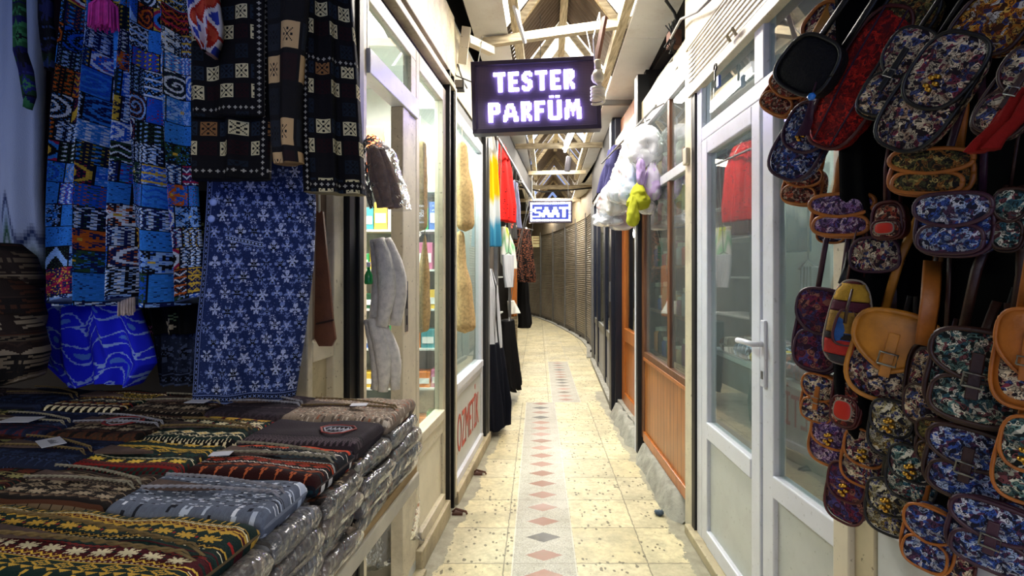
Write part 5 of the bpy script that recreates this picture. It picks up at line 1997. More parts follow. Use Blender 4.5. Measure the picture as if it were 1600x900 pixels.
# small paper notice at the far shutters
YN = 15.75
nt = thing('paper_notice', 'cream paper notice fixed high on the far shutters below the small lit sign', 'notice', P(841, 384, YN))
MB().box(P(831, 0, YN).x, P(848, 0, YN).x, YN, YN + .3, P(0, 386, YN).z, P(0, 369, YN).z).build('board', mat('notice_cream', H('#cfc28c'), .6), nt)
mb = MB()
for k in range(3):
    mb.box(P(833, 0, YN).x, P(846 - k * 2, 0, YN).x, YN - .01, YN, P(0, 381 - k * 4.2, YN).z, P(0, 379.6 - k * 4.2, YN).z)
mb.build('text_lines', mat('notice_ink', H('#7a5a2c'), .6), nt)

# ================================================================== plastic-wrapped goods on the right
fb = mat_film('goods_film', .12, (.96, .96, .98), .42, 14, col=(.9, .91, .95), bs=.3)
qz = random.Random(12)


def blob(px, py, w, h, Y, dy, seed, flat=.55, pinch=True, rough=.17, cols=30):
    """crumpled soft pouch hanging from a gathered neck"""
    c = P(px, py, Y)
    W2, H2, D2 = w * Y / F / 2, h * Y / F / 2, dy / 2
    n_, m_ = 34, 36
    Pn = np.zeros((n_ + 1, m_, 3))
    for i in range(n_ + 1):
        t_ = i / n_
        zz = 1 - 2 * t_
        if pinch:
            prof = .10 + .9 * math.sin(min(1, t_ * 1.25 + .02) * PI / 2) ** .8 if t_ < .8 else math.sqrt(max(.0, 1 - ((t_ - .8) / .205) ** 2))
            if t_ < .8:
                prof = min(1, prof)
        else:
            prof = (1 - abs(zz) ** 3.2) ** .5 if abs(zz) < 1 else .02
            prof = max(prof, .03)
        for j in range(m_):
            a = 2 * PI * j / m_
            nn = noise.noise(Vector((math.cos(a) * 1.6 + seed * 7, math.sin(a) * 1.6, t_ * 3.2))) * 2 * rough + noise.noise(Vector((a * 3, t_ * 9, seed))) * rough * .8
            r_ = prof * (1 + nn)
            ca_, sa_ = math.cos(a), math.sin(a)
            sq = (abs(ca_) ** 2.6 + abs(sa_) ** 2.6) ** (-1 / 2.6)
            Pn[i, j] = (c.x + W2 * r_ * ca_ * sq, c.y + D2 * r_ * sa_ * sq, c.z + H2 * zz * (1 + nn * .15))
    return MB().grid(Pn, closed=True, caps=True)


def wrapped(name, label, cat, px, py, w, h, Y, dy, col, seed, inner=.93, film=True, pinch=True, group='wrapped goods hanging by the wooden shop'):
    root = thing(name, label, cat, P(px, py + h / 2, Y), 0, group)
    blob(px, py + h * .03, w * inner, h * inner, Y, dy * inner, seed, pinch=pinch).build('soft_filling', mat('fill' + col, H(col), .8, var=.05, scale=12, bump=.3), root, smooth=True)
    if film:
        blob(px, py, w, h, Y, dy, seed + .3, pinch=pinch, rough=.2).build('plastic_bag', fb, root, smooth=True)
        MB().tube([P(px, py - h / 2 + 2, Y), P(px, py - h / 2 - 12, Y)], [.004, .009], 6).build('bag_neck', fb, root)
    return root


gr = thing('hanging_rail', 'thin rail under the right fascia carrying the plastic-wrapped goods', 'rail', (.93, 3.6, 2.45))
MB().tube([(.90, 3.2, 2.44), (.86, 4.9, 2.44)], .008, 8).build('rod', metal_m, gr)
for k in range(5):
    y = 3.3 + k * .36
    x = .90 - (y - 3.2) * .0235
    MB().tube([(x, y, 2.44), (1.0, y, 2.50)], .005, 6).build('hook', metal_m, gr)
wrapped('wrapped_quilt', 'white quilted pack in clear plastic, topmost of the goods hanging by the wooden shop', 'wrapped quilt', 1008, 228, 52, 66, 3.45, .13, '#f2f5fa', 1, pinch=False)
wrapped('wrapped_quilt', 'white wrapped bundle just left of the topmost quilted pack', 'wrapped quilt', 985, 240, 34, 80, 3.7, .16, '#f2f5fa', 2)
wrapped('wrapped_cushion', 'pale lilac rolled item in clear plastic between the white packs', 'wrapped roll', 989, 232, 12, 44, 3.52, .05, '#b9a0d8', 3, film=False, pinch=False)
wrapped('wrapped_cushion', 'lilac rolled item below the topmost white pack', 'wrapped roll', 1001, 268, 13, 46, 3.38, .05, '#b79ed6', 4, film=False, pinch=False)
wrapped('wrapped_cushion', 'lilac item at the bottom of a clear bag beside the wooden frame', 'wrapped roll', 1020, 280, 28, 66, 3.42, .08, '#bda6d4', 5)
wrapped('wrapped_bundle', 'big pale blue-white bundle in the middle of the hanging goods', 'wrapped bundle', 974, 280, 46, 78, 3.8, .22, '#e6eef8', 6)
wrapped('wrapped_bundle', 'pale blue bundle just above the yellow-green cushion', 'wrapped bundle', 985, 285, 32, 60, 3.55, .14, '#a9c0dc', 7)
wrapped('wrapped_bundle', 'white crumpled bundle at the left bottom of the hanging goods', 'wrapped bundle', 957, 310, 44, 56, 4.0, .22, '#f4f2ee', 8)
wrapped('wrapped_bundle', 'white crumpled bag lowest on the left of the hanging goods', 'wrapped bundle', 950, 338, 42, 32, 4.05, .18, '#eeeef8', 9)
wrapped('green_cushion', 'yellow-green cushion hanging point-down among the white bags', 'cushion', 998, 305, 34, 46, 3.4, .14, '#b4b81c', 10, film=False)
wrapped('green_cushion', 'yellow-green pointed cloth below the yellow-green cushion', 'cushion', 989, 328, 20, 52, 3.35, .06, '#b8bc24', 11, film=False)
wrapped('wrapped_bundle', 'white knotted bag right of the yellow-green cushion', 'wrapped bundle', 1012, 318, 24, 34, 3.45, .08, '#dcd8d4', 13)
dw = thing('dowel_bundle', 'bundle of slim orange wooden sticks in a clear bag below the white bags', 'stick bundle', P(974, 350, 4.1), 0)
mb = MB()
for k in range(7):
    mb.tube([P(970 + k * 2.2 - 2, 326, 4.05 + .01 * (k % 3)), P(966 + k * 2.0, 356, 4.05 + .01 * (k % 3))], .006, 6)
mb.build('sticks', orange_wood, dw)
blob(972, 342, 34, 36, 4.06, .12, 21).build('plastic_bag', fb, dw, smooth=True)
garment('blue_clothes', 'dark blue clothes hanging beyond the white bundles on the right', 'clothes', [(232, 958, 966), (260, 950, 963), (300, 944, 958)], 5.0, 4.7, patt=plain(50, 30, '#3c3c66'), thick=.1, folds=3, amp=.03, seed=77)

# ================================================================== goods inside the right-hand shops
gs = thing('goods_shelves', 'shelves of small goods behind the wooden shop window', 'shelves', FR @ Vector((.45, 3.4, 0)))
for z in (.80, 1.12, 1.44, 1.76, 2.08):
    MB(FR).box(.06, .29, 2.90, 4.0, z - .015, z).build('shelf', brown_wood, gs)
MB(FR).box(.29, .31, 2.90, 4.0, .3, 2.5).build('back_panel', mat('shelf_back_dark', H('#3f4a4c'), .8), gs)
cg = ['#a84034', '#c8a27c', '#2f4a8c', '#c9c2b4', '#7c3c5c', '#3a6c54', '#d0803c', '#8c8c94', '#b42c2c', '#46342c']
cn = ['red', 'tan', 'blue', 'cream', 'plum', 'green', 'orange', 'grey', 'scarlet', 'brown']
for si, z in enumerate((.80, 1.12, 1.44, 1.76, 2.08)):
    for k in range(9):
        y = 2.97 + k * .115
        i_ = (si * 3 + k * 7) % 10
        h_ = qz.uniform(.10, .22)
        root = thing('jar', '%s jar, %s shelf inside the wooden shop, number %s from near end' % (cn[i_], ['lowest', 'second', 'middle', 'fourth', 'top'][si], ['one', 'two', 'three', 'four', 'five', 'six', 'seven', 'eight', 'nine'][k]),
                     'jar', FR @ Vector((.13, y, z)), 0, 'jars behind the wooden shop window')
        MB(tr(*(FR @ Vector((.13, y, z))))).lathe([(.001, 0), (.042, 0), (.048, .01), (.048, h_ * .75), (.034, h_ * .85), (.001, h_ * .85)], 12).build('jar_body', mat('jar_' + cn[i_], H(cg[i_]), .25), root, smooth=True)
        MB(tr(*(FR @ Vector((.13, y, z))))).lathe([(.001, h_ * .85), (.038, h_ * .85), (.038, h_), (.001, h_)], 12).build('lid', mat('jar_lid', H('#b9b4a8'), .3), root)
bb = thing('blue_drum', 'blue lettered drum standing inside the wooden shop window', 'drum', FR @ Vector((.14, 2.935, .80)))
MB(tr(*(FR @ Vector((.14, 2.935, .80))))).lathe([(.001, 0), (.07, 0), (.075, .01), (.075, .30), (.07, .32), (.001, .32)], 20).build('drum_body', mat('drum_blue', H('#1c3478'), .35), bb, smooth=True)

# white door shop: clothes and table modelled inside to stand in for pane reflections
cr = tag(MB(FR).tube([(.16, 1.32, 2.02), (.16, 2.82, 2.02)], .012, 8).build('clothes_rail', metal_m), 'rail added inside the white doors to hold the reflection stand-in clothes', 'rail')


def inside(label, name, y, w_, z0, z1, patt, x=.16, **k):
    """garment set inside the right shop to stand in for a pane reflection, described in wall coordinates"""
    a_, b_ = FR @ Vector((x, y - w_ / 2, 0)), FR @ Vector((x, y + w_ / 2, 0))
    Hh, Wd = patt.shape[:2]
    rws = []
    Ym = (a_.y + b_.y) / 2
    pz = lambda z: HY - (z - CH) * F / Ym
    pa, pb = 800 + a_.x * F / a_.y, 800 + b_.x * F / b_.y
    mb_ = drape([(pz(z1), pb, pa), (pz(z0), pb, pa)], b_.y, a_.y, patt=patt, **k)
    return hang(tag(mb_.build(name, KW, smooth=True), label, 'garment', 'stand-in garments for the white door reflections'), 2.02)


inside('stand-in red dress with a sequinned front for a reflection in the farther door pane', 'red_dress', 2.64, .20, 1.62, 1.98, np.where(np.abs(np.arange(40)[None, :, None] - 20) < 3, np.array(H('#8c8478')), np.array(H('#6c2424'))) * np.ones((70, 1, 1)), thick=.08, folds=2, amp=.02, seed=81)
inside('stand-in red blouse next to the sequinned dress for a reflection in the glass', 'reflected_blouse', 2.45, .16, 1.58, 1.98, plain(60, 30, '#642224'), thick=.08, folds=2, amp=.02, seed=82)
inside('stand-in teal shirt for a reflection in the farther white door pane', 'reflected_shirt', 2.31, .10, 1.70, 1.98, plain(50, 30, '#2c5058'), thick=.08, folds=2, amp=.02, seed=83)
inside('stand-in yellow, white and blue cloth for a reflection in the nearer door pane', 'reflected_cloth', 2.02, .16, 1.48, 1.98, bands(80, 40, [(0, '#c9b41c'), (.4, '#c9b41c'), (.5, '#cfd4d4'), (.65, '#cfd4d4'), (.75, '#3c6c8c'), (1, '#3c6c8c')], 4, 8), thick=.08, folds=3, amp=.02, seed=84)
inside('stand-in white striped trousers for a reflection in the nearer door pane', 'striped_trousers', 1.90, .08, 1.10, 1.42, vstripes(60, 30, ['#b9bcc2', '#888c92'], 2), thick=.05, folds=2, amp=.01, seed=85)
it = thing('counter', 'stand-in grey-draped counter for the table reflected in the white doors', 'counter', FR @ Vector((.7, 2.2, 0)))  # counter and knits model the table reflected in the door panes
MB(FR).box(.09, .7, 1.42, 2.72, 0, .98).build('counter_drape', mat('grey_drape', H('#666d6a'), .8), it, bevel=.01)
MB(FR).box(.08, .72, 1.40, 2.74, .98, 1.0).build('counter_top', white_panel, it)
for k in range(14):
    y = 1.50 + (k % 7) * .175
    x = .10 + (k // 7) * .25
    pk = ['green_gold', 'grey', 'red_white', 'brown', 'cream_floral', 'black_red', 'navy'][(k * 3) % 7]
    root = thing('folded_knitwear', 'reflection stand-in knit, %s row of the inside counter, number %s from near end' % (['front', 'back'][k // 7], ['one', 'two', 'three', 'four', 'five', 'six', 'seven'][k % 7]),
                 'folded jumper', FR @ Vector((x + .22, y, 1.0)), (0, 0, R(qz.uniform(-6, 6))), 'stand-in knits for the reflected table')
    pack_mesh(.22, .165, .05 + .03 * qz.random(), nordic(24, 30, PALS[pk], 500 + k), k + 30, .01).build('folded_jumper', KW, root, smooth=True, local=True)

# ================================================================== bags hung on the right
cloths = {
    'cream': [H('#1c1218'), H('#cdbc9c'), H('#7a3040'), H('#3c4874'), H('#d8c8a8'), H('#a8886c')],
    'blue': [H('#14152a'), H('#34509c'), H('#94a4c0'), H('#54304c'), H('#c4c4cc'), H('#24407c')],
    'red': [H('#2a1210'), H('#a84a2c'), H('#b98a6c'), H('#7c2020'), H('#c9b49c'), H('#5c3c2c')],
    'olive': [H('#1a150c'), H('#6c6430'), H('#8c5c24'), H('#3c3c20'), H('#a89050'), H('#4a2c18')],
    'green': [H('#101818'), H('#5c7c74'), H('#c4c4ac'), H('#2c5460'), H('#6c3c40'), H('#d4d0bc')],
    'purple': [H('#2a1a34'), H('#7c5c8c'), H('#a88ca8'), H('#4c3c74'), H('#c0a8b0'), H('#5c2c4c')],
    'yellow': [H('#1a1a20'), H('#a89c6c'), H('#c9c09c'), H('#5c5c7c'), H('#8c7438'), H('#d0c8b0')],
    'orange': [H('#3a1c08'), H('#c47c1c'), H('#d8a848'), H('#28386c'), H('#c8c0b0'), H('#8c4414')],
    'black': [H('#08070a'), H('#0d0b10'), H('#0a090c'), H('#100e14'), H('#09080b'), H('#0c0b0e')],
    'redwoven': [H('#5c0c0a'), H('#b01c14'), H('#8c1410'), H('#c82818'), H('#4c0e18'), H('#a01812')],
    'plaid': [H('#2a1024'), H('#5c1c38'), H('#30305c'), H('#8c5c4c'), H('#6c2430'), H('#443a6c')],
}
leathers = {'tan': '#a8601c', 'brown': '#33180f', 'black': '#0d0b0c', 'plum': '#3c1c2c', 'maroon': '#4a1414', 'honey': '#b87824'}


def tap(k):
    return mat_tapestry('tapestry_' + k, cloths[k], 155.0 if k != 'plaid' else 90.0)


def lea(k):
    return mat('leather_' + k, H(leathers[k]), .45, var=.14, scale=26, bump=.25)


def outline(w, h, top=.8, rb=.42, n=44, point=0.0):
    """closed outline in x,z: z from 0 (top) to -h, rounded bottom, narrower top"""
    out = []
    for k in range(n):
        a = 2 * PI * k / n
        ca_, sa_ = math.cos(a), math.sin(a)
        e = 3.2 if sa_ > 0 else 2 / rb * .62
        r_ = (abs(ca_) ** e + abs(sa_) ** e) ** (-1 / e)
        x, z = ca_ * r_, sa_ * r_
        wf = 1 - (1 - top) * (z * .5 + .5)
        if point and z < 0:
            z *= 1 + point * (1 - abs(x)) ** 1.5
        out.append((x * w / 2 * wf, (z - 1) * h / 2))
    return out


def puff(ol, y_back, y_front, dome, inset=.0, M=None, mid=None):
    """solid cushion from an outline: y_front is towards the viewer (negative)"""
    cx = sum(p[0] for p in ol) / len(ol)
    cz = sum(p[1] for p in ol) / len(ol)
    rings = [(.0, y_back), (.9, y_back), (1.0, y_back * .75 + y_front * .25), (1.0, y_back * .25 + y_front * .75), (.94, y_front), (.8, y_front - dome * .45), (.5, y_front - dome * .85), (.18, y_front - dome), (.0, y_front - dome)]
    rings = [(max(s_, .004), y) for s_, y in rings]
    Pn = np.zeros((len(rings), len(ol), 3))
    for i, (s_, y) in enumerate(rings):
        for j, (x, z) in enumerate(ol):
            Pn[i, j] = (cx + (x - cx) * s_, y, cz + (z - cz) * s_)
    return MB(M).grid(Pn, closed=True)


def rimtube(ol, y, r, M=None, k0=0, k1=None):
    pts_ = [(x, y, z) for x, z in ol]
    if k1 is None:
        pts_.append(pts_[0])
    else:
        pts_ = pts_[k0:k1]
    return MB(M).tube(pts_, r, 6)


def bag(label, px, py, w, h, Y, yaw=-50, roll=0, pitch=0, style='flap', cloth='cream', lth='tan', flapm=None, name='shoulder_bag', cat='bag', buckle=True, strap=True, gold=False, group=None, depth=None):
    """w, h in pixels of the photograph at depth Y"""
    W_, H_ = w * 1.08 * Y / F, h * 1.04 * Y / F
    D = depth or max(.04, .42 * W_)
    top = P(px, py - h / 2, Y)
    root = thing(name, label, cat, top, (R(pitch), 0, 0), group or 'tapestry bags hanging on the right')
    root.rotation_mode = 'XYZ'
    Rm = rotz(R(yaw - 16)) @ Matrix.Rotation(R(roll), 4, 'Y') @ Matrix.Rotation(R(pitch), 4, 'X')
    root.matrix_basis = tr(*(P(px, py, Y) + Rm.to_3x3() @ Vector((0, 0, H_ / 2)))) @ Rm
    L_, C_ = lea(lth), tap(cloth)
    pt_ = .0
    ol = outline(W_, H_, .84)
    puff(ol, D * .5, -D * .3, D * .12).build('body', L_ if style in ('leatherflap', 'pocket') and lth != 'honey' else C_, root, smooth=True, local=True)
    inner_ = [(x * .82, -H_ / 2 + (z + H_ / 2) * .86) for x, z in ol]
    puff(inner_, -D * .2, -D * .36, D * .10).build('front_panel', C_, root, smooth=True, local=True)
    rr_ = max(.003, W_ * .034)
    rimtube(ol, -D * .33, rr_).build('rim_piping', L_, root, smooth=True, local=True)
    if style in ('flap', 'double', 'pocket'):
        # lower pocket
        pw, ph = W_ * .80, H_ * .46
        po = [(x, z - H_ * .50) for x, z in outline(pw, ph, .95)]
        puff(po, -D * .3, -D * .58, D * .12).build('front_pocket', C_, root, smooth=True, local=True)
        rimtube(po, -D * .56, rr_ * .9).build('pocket_piping', L_, root, smooth=True, local=True)
    if style in ('flap', 'double', 'leatherflap'):
        fw_, fh = W_ * .92, H_ * (.50 if style != 'leatherflap' else .56)
        fo = outline(fw_, fh, 1.0, .6, point=.35 if style == 'leatherflap' else .12)
        fm_ = L_ if style == 'leatherflap' else (flapm or C_)
        puff(fo, -D * .32, -D * .62, D * .14).build('flap', fm_, root, smooth=True, local=True)
        rimtube(fo, -D * .60, rr_).build('flap_piping', L_, root, smooth=True, local=True)
        if buckle:
            by = -D * .80
            st_ = MB().box(-W_ * .06, W_ * .06, by - .003, by + .006, -H_ * .70, -H_ * .22).build('closing_strap', L_, root, local=True, bevel=.0015)
            hz = -H_ * .50
            bw = W_ * .10
            MB().tube([(-bw, by - .006, hz - bw * .8), (bw, by - .006, hz - bw * .8), (bw, by - .006, hz + bw * .8), (-bw, by - .006, hz + bw * .8), (-bw, by - .006, hz - bw * .8)], max(.0015, W_ * .016), 6).build('buckle', brass_m if gold else metal_m, st_, smooth=True, local=True)
    if style == 'tuck':
        fo = outline(W_ * .86, H_ * .62, 1.0, .5)
        puff(fo, -D * .32, -D * .50, D * .12).build('flap', C_, root, smooth=True, local=True)
        rimtube(fo, -D * .50, rr_).build('flap_piping', L_, root, smooth=True, local=True)
        mb = MB()
        for k in range(5):
            a = k * 1.25
            mb.lathe([(.0005, -.004), (.005, -.003), (.006, 0), (.005, .003), (.0005, .004)], 10, M=tr(math.cos(a) * .006, -D * .72, -H_ * .42 + math.sin(a) * .012))
        mb.build('gilt_charm', brass_m, root, smooth=True, local=True)
    if name == 'leather_pouch':
        wo = [(x, z - H_ * .56) for x, z in outline(W_ * .55, H_ * .30, .95)]
        wp_ = puff(wo, -D * .5, -D * .72, D * .05).build('red_window', mat('scarlet_leather', H('#c02410'), .5), root, smooth=True, local=True)
        rimtube(wo, -D * .70, rr_ * .5).build('pale_stitching', mat('pale_stitch', H('#8c8070'), .8), wp_, smooth=True, local=True)
    if style == 'woven':
        for s_ in (-1, 1):
            MB().tube([(s_ * W_ * .18, -D * .42, -H_ * .02), (s_ * W_ * .20, -D * .46, -H_ * .5), (s_ * W_ * .16, -D * .40, -H_ * .97)], W_ * .03, 6, flat=.5).build('woven_stripe', mat('woven_plum', H('#2c1030'), .85, bump=.4, scale=40) if s_ > 0 else mat('woven_dark', H('#2a1030'), .85, bump=.4, scale=40), root, smooth=True, local=True)
    # two straps rising from the top
    if strap:
        ln = min(.5, .12 + H_ * .8)
        for s_ in (-1, 1):
            MB().tube([(s_ * W_ * .22, D * .2, -H_ * .03), (s_ * W_ * .20, D * .15, ln * .4), (s_ * W_ * .06, D * .4, ln)], [W_ * .055] * 3, 6, flat=.25, side=(0, 1, 0)).build('shoulder_strap', L_, root, smooth=True, local=True)
    return root


# the dark cloth-covered stand they hang on
bs = thing('bag_stand', 'tall black cloth-covered stand behind the hanging bags on the right', 'stand', (1.15, .95, 0))
pts_ = [(.93, 1.22), (1.02, .3)]
mb = MB(tr(.872, 1.22, 0) @ rotz(R(3)))
mb.box(.0, .06, -1.1, .0, .86, 2.5).build('cloth_covered_board', mat('black_cloth', H('#060607'), 1.0, spec=.1), bs)
MB(tr(.872, 1.22, 0) @ rotz(R(3))).box(-.02, .02, -1.1, .0, .80, .86).build('top_rail', white_frame, bs, bevel=.004)
MB(tr(.872, 1.22, 0) @ rotz(R(3))).box(.0, .03, -1.1, .0, .0, .80).build('white_panel', white_panel, bs)
garment('black_cloth', 'black cloth hanging at the edge of the bag stand', 'cloth', [(-60, 1304, 1600), (300, 1312, 1600), (370, 1336, 1600), (430, 1320, 1600), (520, 1300, 1600), (640, 1304, 1600), (740, 1345, 1600)], 1.17, 1.02, patt=plain(40, 40, '#060607', .02), thick=.04, folds=5, amp=.012, seed=91,
        m=mat('black_cloth', H('#060607'), 1.0, spec=.1))

B = bag
# upper fan of bags, leaning outwards
B('tan leather pouch with red tapestry at the upper left tip of the bags', 1228, 152, 62, 56, 1.42, -35, 38, 0, 'flap', 'red', 'tan', buckle=False)
B('plain black rounded bag leaning left above the tan pouch', 1268, 104, 92, 78, 1.14, -40, 40, 0, 'soft', 'black', 'black', name='black_bag')
B('cream tapestry bag with tan edge at the top left of the bags', 1308, 44, 92, 60, 1.2, -40, 40, 0, 'soft', 'cream', 'tan')
B('long red and plum woven bag hanging diagonally at the top', 1345, 128, 84, 205, 1.12, -38, 30, 0, 'woven', 'redwoven', 'maroon', name='woven_bag')
B('plum bag with a blue and cream tapestry flap below the black rounded bag', 1256, 224, 72, 112, 1.30, -35, 30, 0, 'tuck', 'blue', 'plum')
B('tan pouch with red flowered flap under the plum bag', 1258, 292, 60, 56, 1.40, -40, 14, 0, 'flap', 'red', 'tan', buckle=False)
B('purple tapestry bag with tan trim low in the upper fan', 1324, 338, 92, 62, 1.20, -40, 4, 0, 'flap', 'purple', 'tan', buckle=False)
B('small blue and tan pouch peeking out below the purple bag', 1302, 362, 40, 34, 1.30, -40, 6, 0, 'soft', 'blue', 'tan')
B('square dark red leather pouch right of the purple bag', 1392, 345, 46, 56, 1.06, -45, 0, 0, 'pocket', 'red', 'maroon', name='leather_pouch')
B('black bag with narrow cream tapestry strips in the upper fan', 1402, 120, 64, 130, 1.00, -40, 34, 0, 'flap', 'cream', 'black')
B('large black bag with white and blue tapestry front, centre of the upper fan', 1456, 150, 92, 170, .92, -38, 34, 0, 'tuck', 'cream', 'black')
B('olive and tan tapestry bag below the large black bag', 1458, 272, 104, 66, .96, -38, 8, 0, 'flap', 'olive', 'tan', buckle=False)
B('plum-rimmed blue tapestry bag right of the dark red pouch', 1496, 352, 98, 92, .92, -45, 4, 0, 'flap', 'blue', 'plum', buckle=False)
B('orange and blue flowered bag at the top right corner', 1552, 38, 92, 86, .86, -38, 34, 0, 'soft', 'orange', 'brown')
B('narrow blue and tan bag at the right edge beside the plum-rimmed bag', 1582, 345, 40, 92, .86, -40, 6, 0, 'flap', 'green', 'brown', buckle=False)
B('cream striped bag at the right edge above the narrow blue bag', 1590, 150, 70, 130, .78, -38, 30, 0, 'flap', 'cream', 'brown')
B('black bag with an orange stitched flap at the top centre of the bags', 1424, 22, 80, 60, 1.05, -38, 30, 0, 'soft', 'olive', 'black')
B('small cream and maroon tapestry pouch hanging above the honey bag', 1370, 398, 68, 52, 1.12, -42, 0, 0, 'soft', 'cream', 'plum')
# middle
B('plum plaid double-pocket bag, leftmost of the middle row', 1284, 516, 70, 126, 1.26, -35, 8, 0, 'double', 'plaid', 'plum', buckle=False)
B('dark red leather pouch with a bright red window below the patchwork bag', 1328, 618, 44, 96, 1.16, -42, 6, 0, 'pocket', 'red', 'maroon', name='leather_pouch')
B('small tan tapestry bag under the plum plaid bag', 1284, 622, 52, 74, 1.26, -38, 8, 0, 'flap', 'cream', 'tan')
B('honey leather bag with a plain leather flap over cream tapestry', 1394, 556, 106, 136, 1.08, -28, 12, 0, 'leatherflap', 'cream', 'honey')
B('brown and cream tapestry bag between the honey bag and the big rucksack', 1452, 600, 58, 124, 1.00, -50, 4, 0, 'pocket', 'cream', 'brown', strap=True)
B('large brown-trimmed rucksack with a cream and green tapestry flap', 1528, 588, 118, 142, .90, -32, 8, 0, 'flap', 'green', 'brown', name='rucksack', cat='rucksack')
B('tan bag cut by the right edge beside the large rucksack', 1606, 560, 76, 150, .80, -35, 6, 0, 'leatherflap', 'cream', 'tan')
# lower
B('tan bag with a gilt charm, leftmost of the lower row', 1302, 688, 62, 74, 1.24, -38, 8, 0, 'tuck', 'purple', 'tan')
B('tan bag with a gilt charm, second from the left in the lower row', 1354, 714, 62, 86, 1.16, -38, 8, 0, 'tuck', 'cream', 'tan')
B('black-rimmed pale flowered bag below the honey leather bag', 1396, 668, 60, 86, 1.06, -38, 6, 0, 'tuck', 'yellow', 'black')
B('black-rimmed green tapestry bag below the pale flowered bag', 1428, 738, 66, 84, 1.02, -38, 6, 0, 'tuck', 'green', 'black')
B('dark maroon bag with a gilt charm at the lowest left of the bags', 1326, 768, 58, 92, 1.20, -42, 8, 0, 'tuck', 'plaid', 'maroon')
B('black and yellow flowered bag lowest in the middle of the bags', 1392, 790, 62, 82, 1.08, -40, 4, 0, 'tuck', 'yellow', 'black')
B('small dark bag with orange flowers between the green and the blue bag', 1468, 690, 52, 70, .97, -40, 6, 0, 'flap', 'olive', 'brown', buckle=False)
B('blue tapestry rucksack with brown trim in the lower row', 1516, 722, 104, 110, .92, -34, 8, 0, 'flap', 'blue', 'brown', name='rucksack', cat='rucksack')
B('dark charm bag half hidden between the two rucksacks', 1560, 650, 70, 70, .90, -38, 6, 0, 'tuck', 'purple', 'black')
B('tan bag with a striped blue front hanging lowest of the bags', 1454, 838, 66, 98, .98, -38, 8, 0, 'flap', 'blue', 'tan', buckle=False)
B('blue and plum rucksack at the bottom right corner', 1554, 832, 106, 104, .88, -34, 8, 0, 'flap', 'blue', 'plum', name='rucksack', cat='rucksack')
B('tan rimmed bag with a large flower cut by the right edge', 1606, 716, 72, 130, .80, -34, 8, 0, 'tuck', 'green', 'tan')
B('small cream and maroon bag behind the lowest tan bag', 1494, 868, 52, 60, .98, -40, 6, 0, 'soft', 'cream', 'maroon')

# patchwork bag: every patch its own colour
pb_top = P(1336, 438, 1.14)
pb = thing('patchwork_bag', 'tall oval patchwork bag of yellow, maroon, blue and red patches', 'bag', pb_top, 0, 'tapestry bags hanging on the right')
pb.matrix_basis = tr(*pb_top) @ rotz(R(-38)) @ Matrix.Rotation(R(6), 4, 'Y')
W_, H_, D = 72 * 1.14 / F, 132 * 1.14 / F, .05
ol = outline(W_, H_, .62, .42)
puff(ol, D * .5, -D * .3, D * .1).build('body', mat('patch_maroon', H('#5c141c'), .85, bump=.4, scale=50), pb, smooth=True, local=True)
patches = [('#b48a24', .04, .24), ('#4a1224', .25, .36), ('#8c6a24', .37, .62), ('#1a1412', .63, .70), ('#a82418', .71, .88), ('#2a2a2c', .89, .97)]
for c, t0, t1 in patches:
    n_ = 10
    Pn = np.zeros((7, n_ + 1, 3))
    for i in range(7):
        t_ = t0 + (t1 - t0) * i / 6
        z = -H_ * t_
        xs_ = [p[0] for p in ol if abs(p[1] - z) < H_ * .09] or [W_ * .3]
        hw = max(abs(v) for v in xs_) * .93 * (1 if .08 < t_ < .9 else .8)
        for j in range(n_ + 1):
            s_ = -1 + 2 * j / n_
            Pn[i, j] = (hw * s_, -D * .44 - .014 * (1 - s_ * s_) - .006 * math.sin(PI * t_), z)
    o = MB().grid(Pn[::-1]).build('patch', mat('patch' + c, H(c), .9, bump=.6, scale=70), pb, smooth=True, local=True)
    so = o.modifiers.new('thickness', 'SOLIDIFY')
    so.thickness = .003
po = [(x * .5 - .004, -H_ * .34 + z * .42) for x, z in ol]
puff(po, -D * .4, -D * .75, D * .08).build('front_pocket', mat('patch_blue', H('#20508c'), .85, bump=.5, scale=60), pb, smooth=True, local=True)
rimtube(po, -D * .76, .003).build('pocket_piping', lea('maroon'), pb, smooth=True, local=True)
rimtube(ol, -D * .38, .0025).build('rim_piping', mat('pale_stitch', H('#8c8070'), .8), pb, smooth=True, local=True)
MB().tube([(0, -D * .8, -H_ * .10), (-.004, -D * .9, -H_ * .3), (-.006, -D * .85, -H_ * .5)], .006, 6, flat=.4).build('closing_strap', lea('brown'), pb, smooth=True, local=True)
for s_ in (-1, 1):
    MB().tube([(s_ * W_ * .15, .01, 0), (s_ * W_ * .12, .01, .09), (0, .03, .2)], .004, 6, flat=.4).build('shoulder_strap', lea('maroon'), pb, smooth=True, local=True)
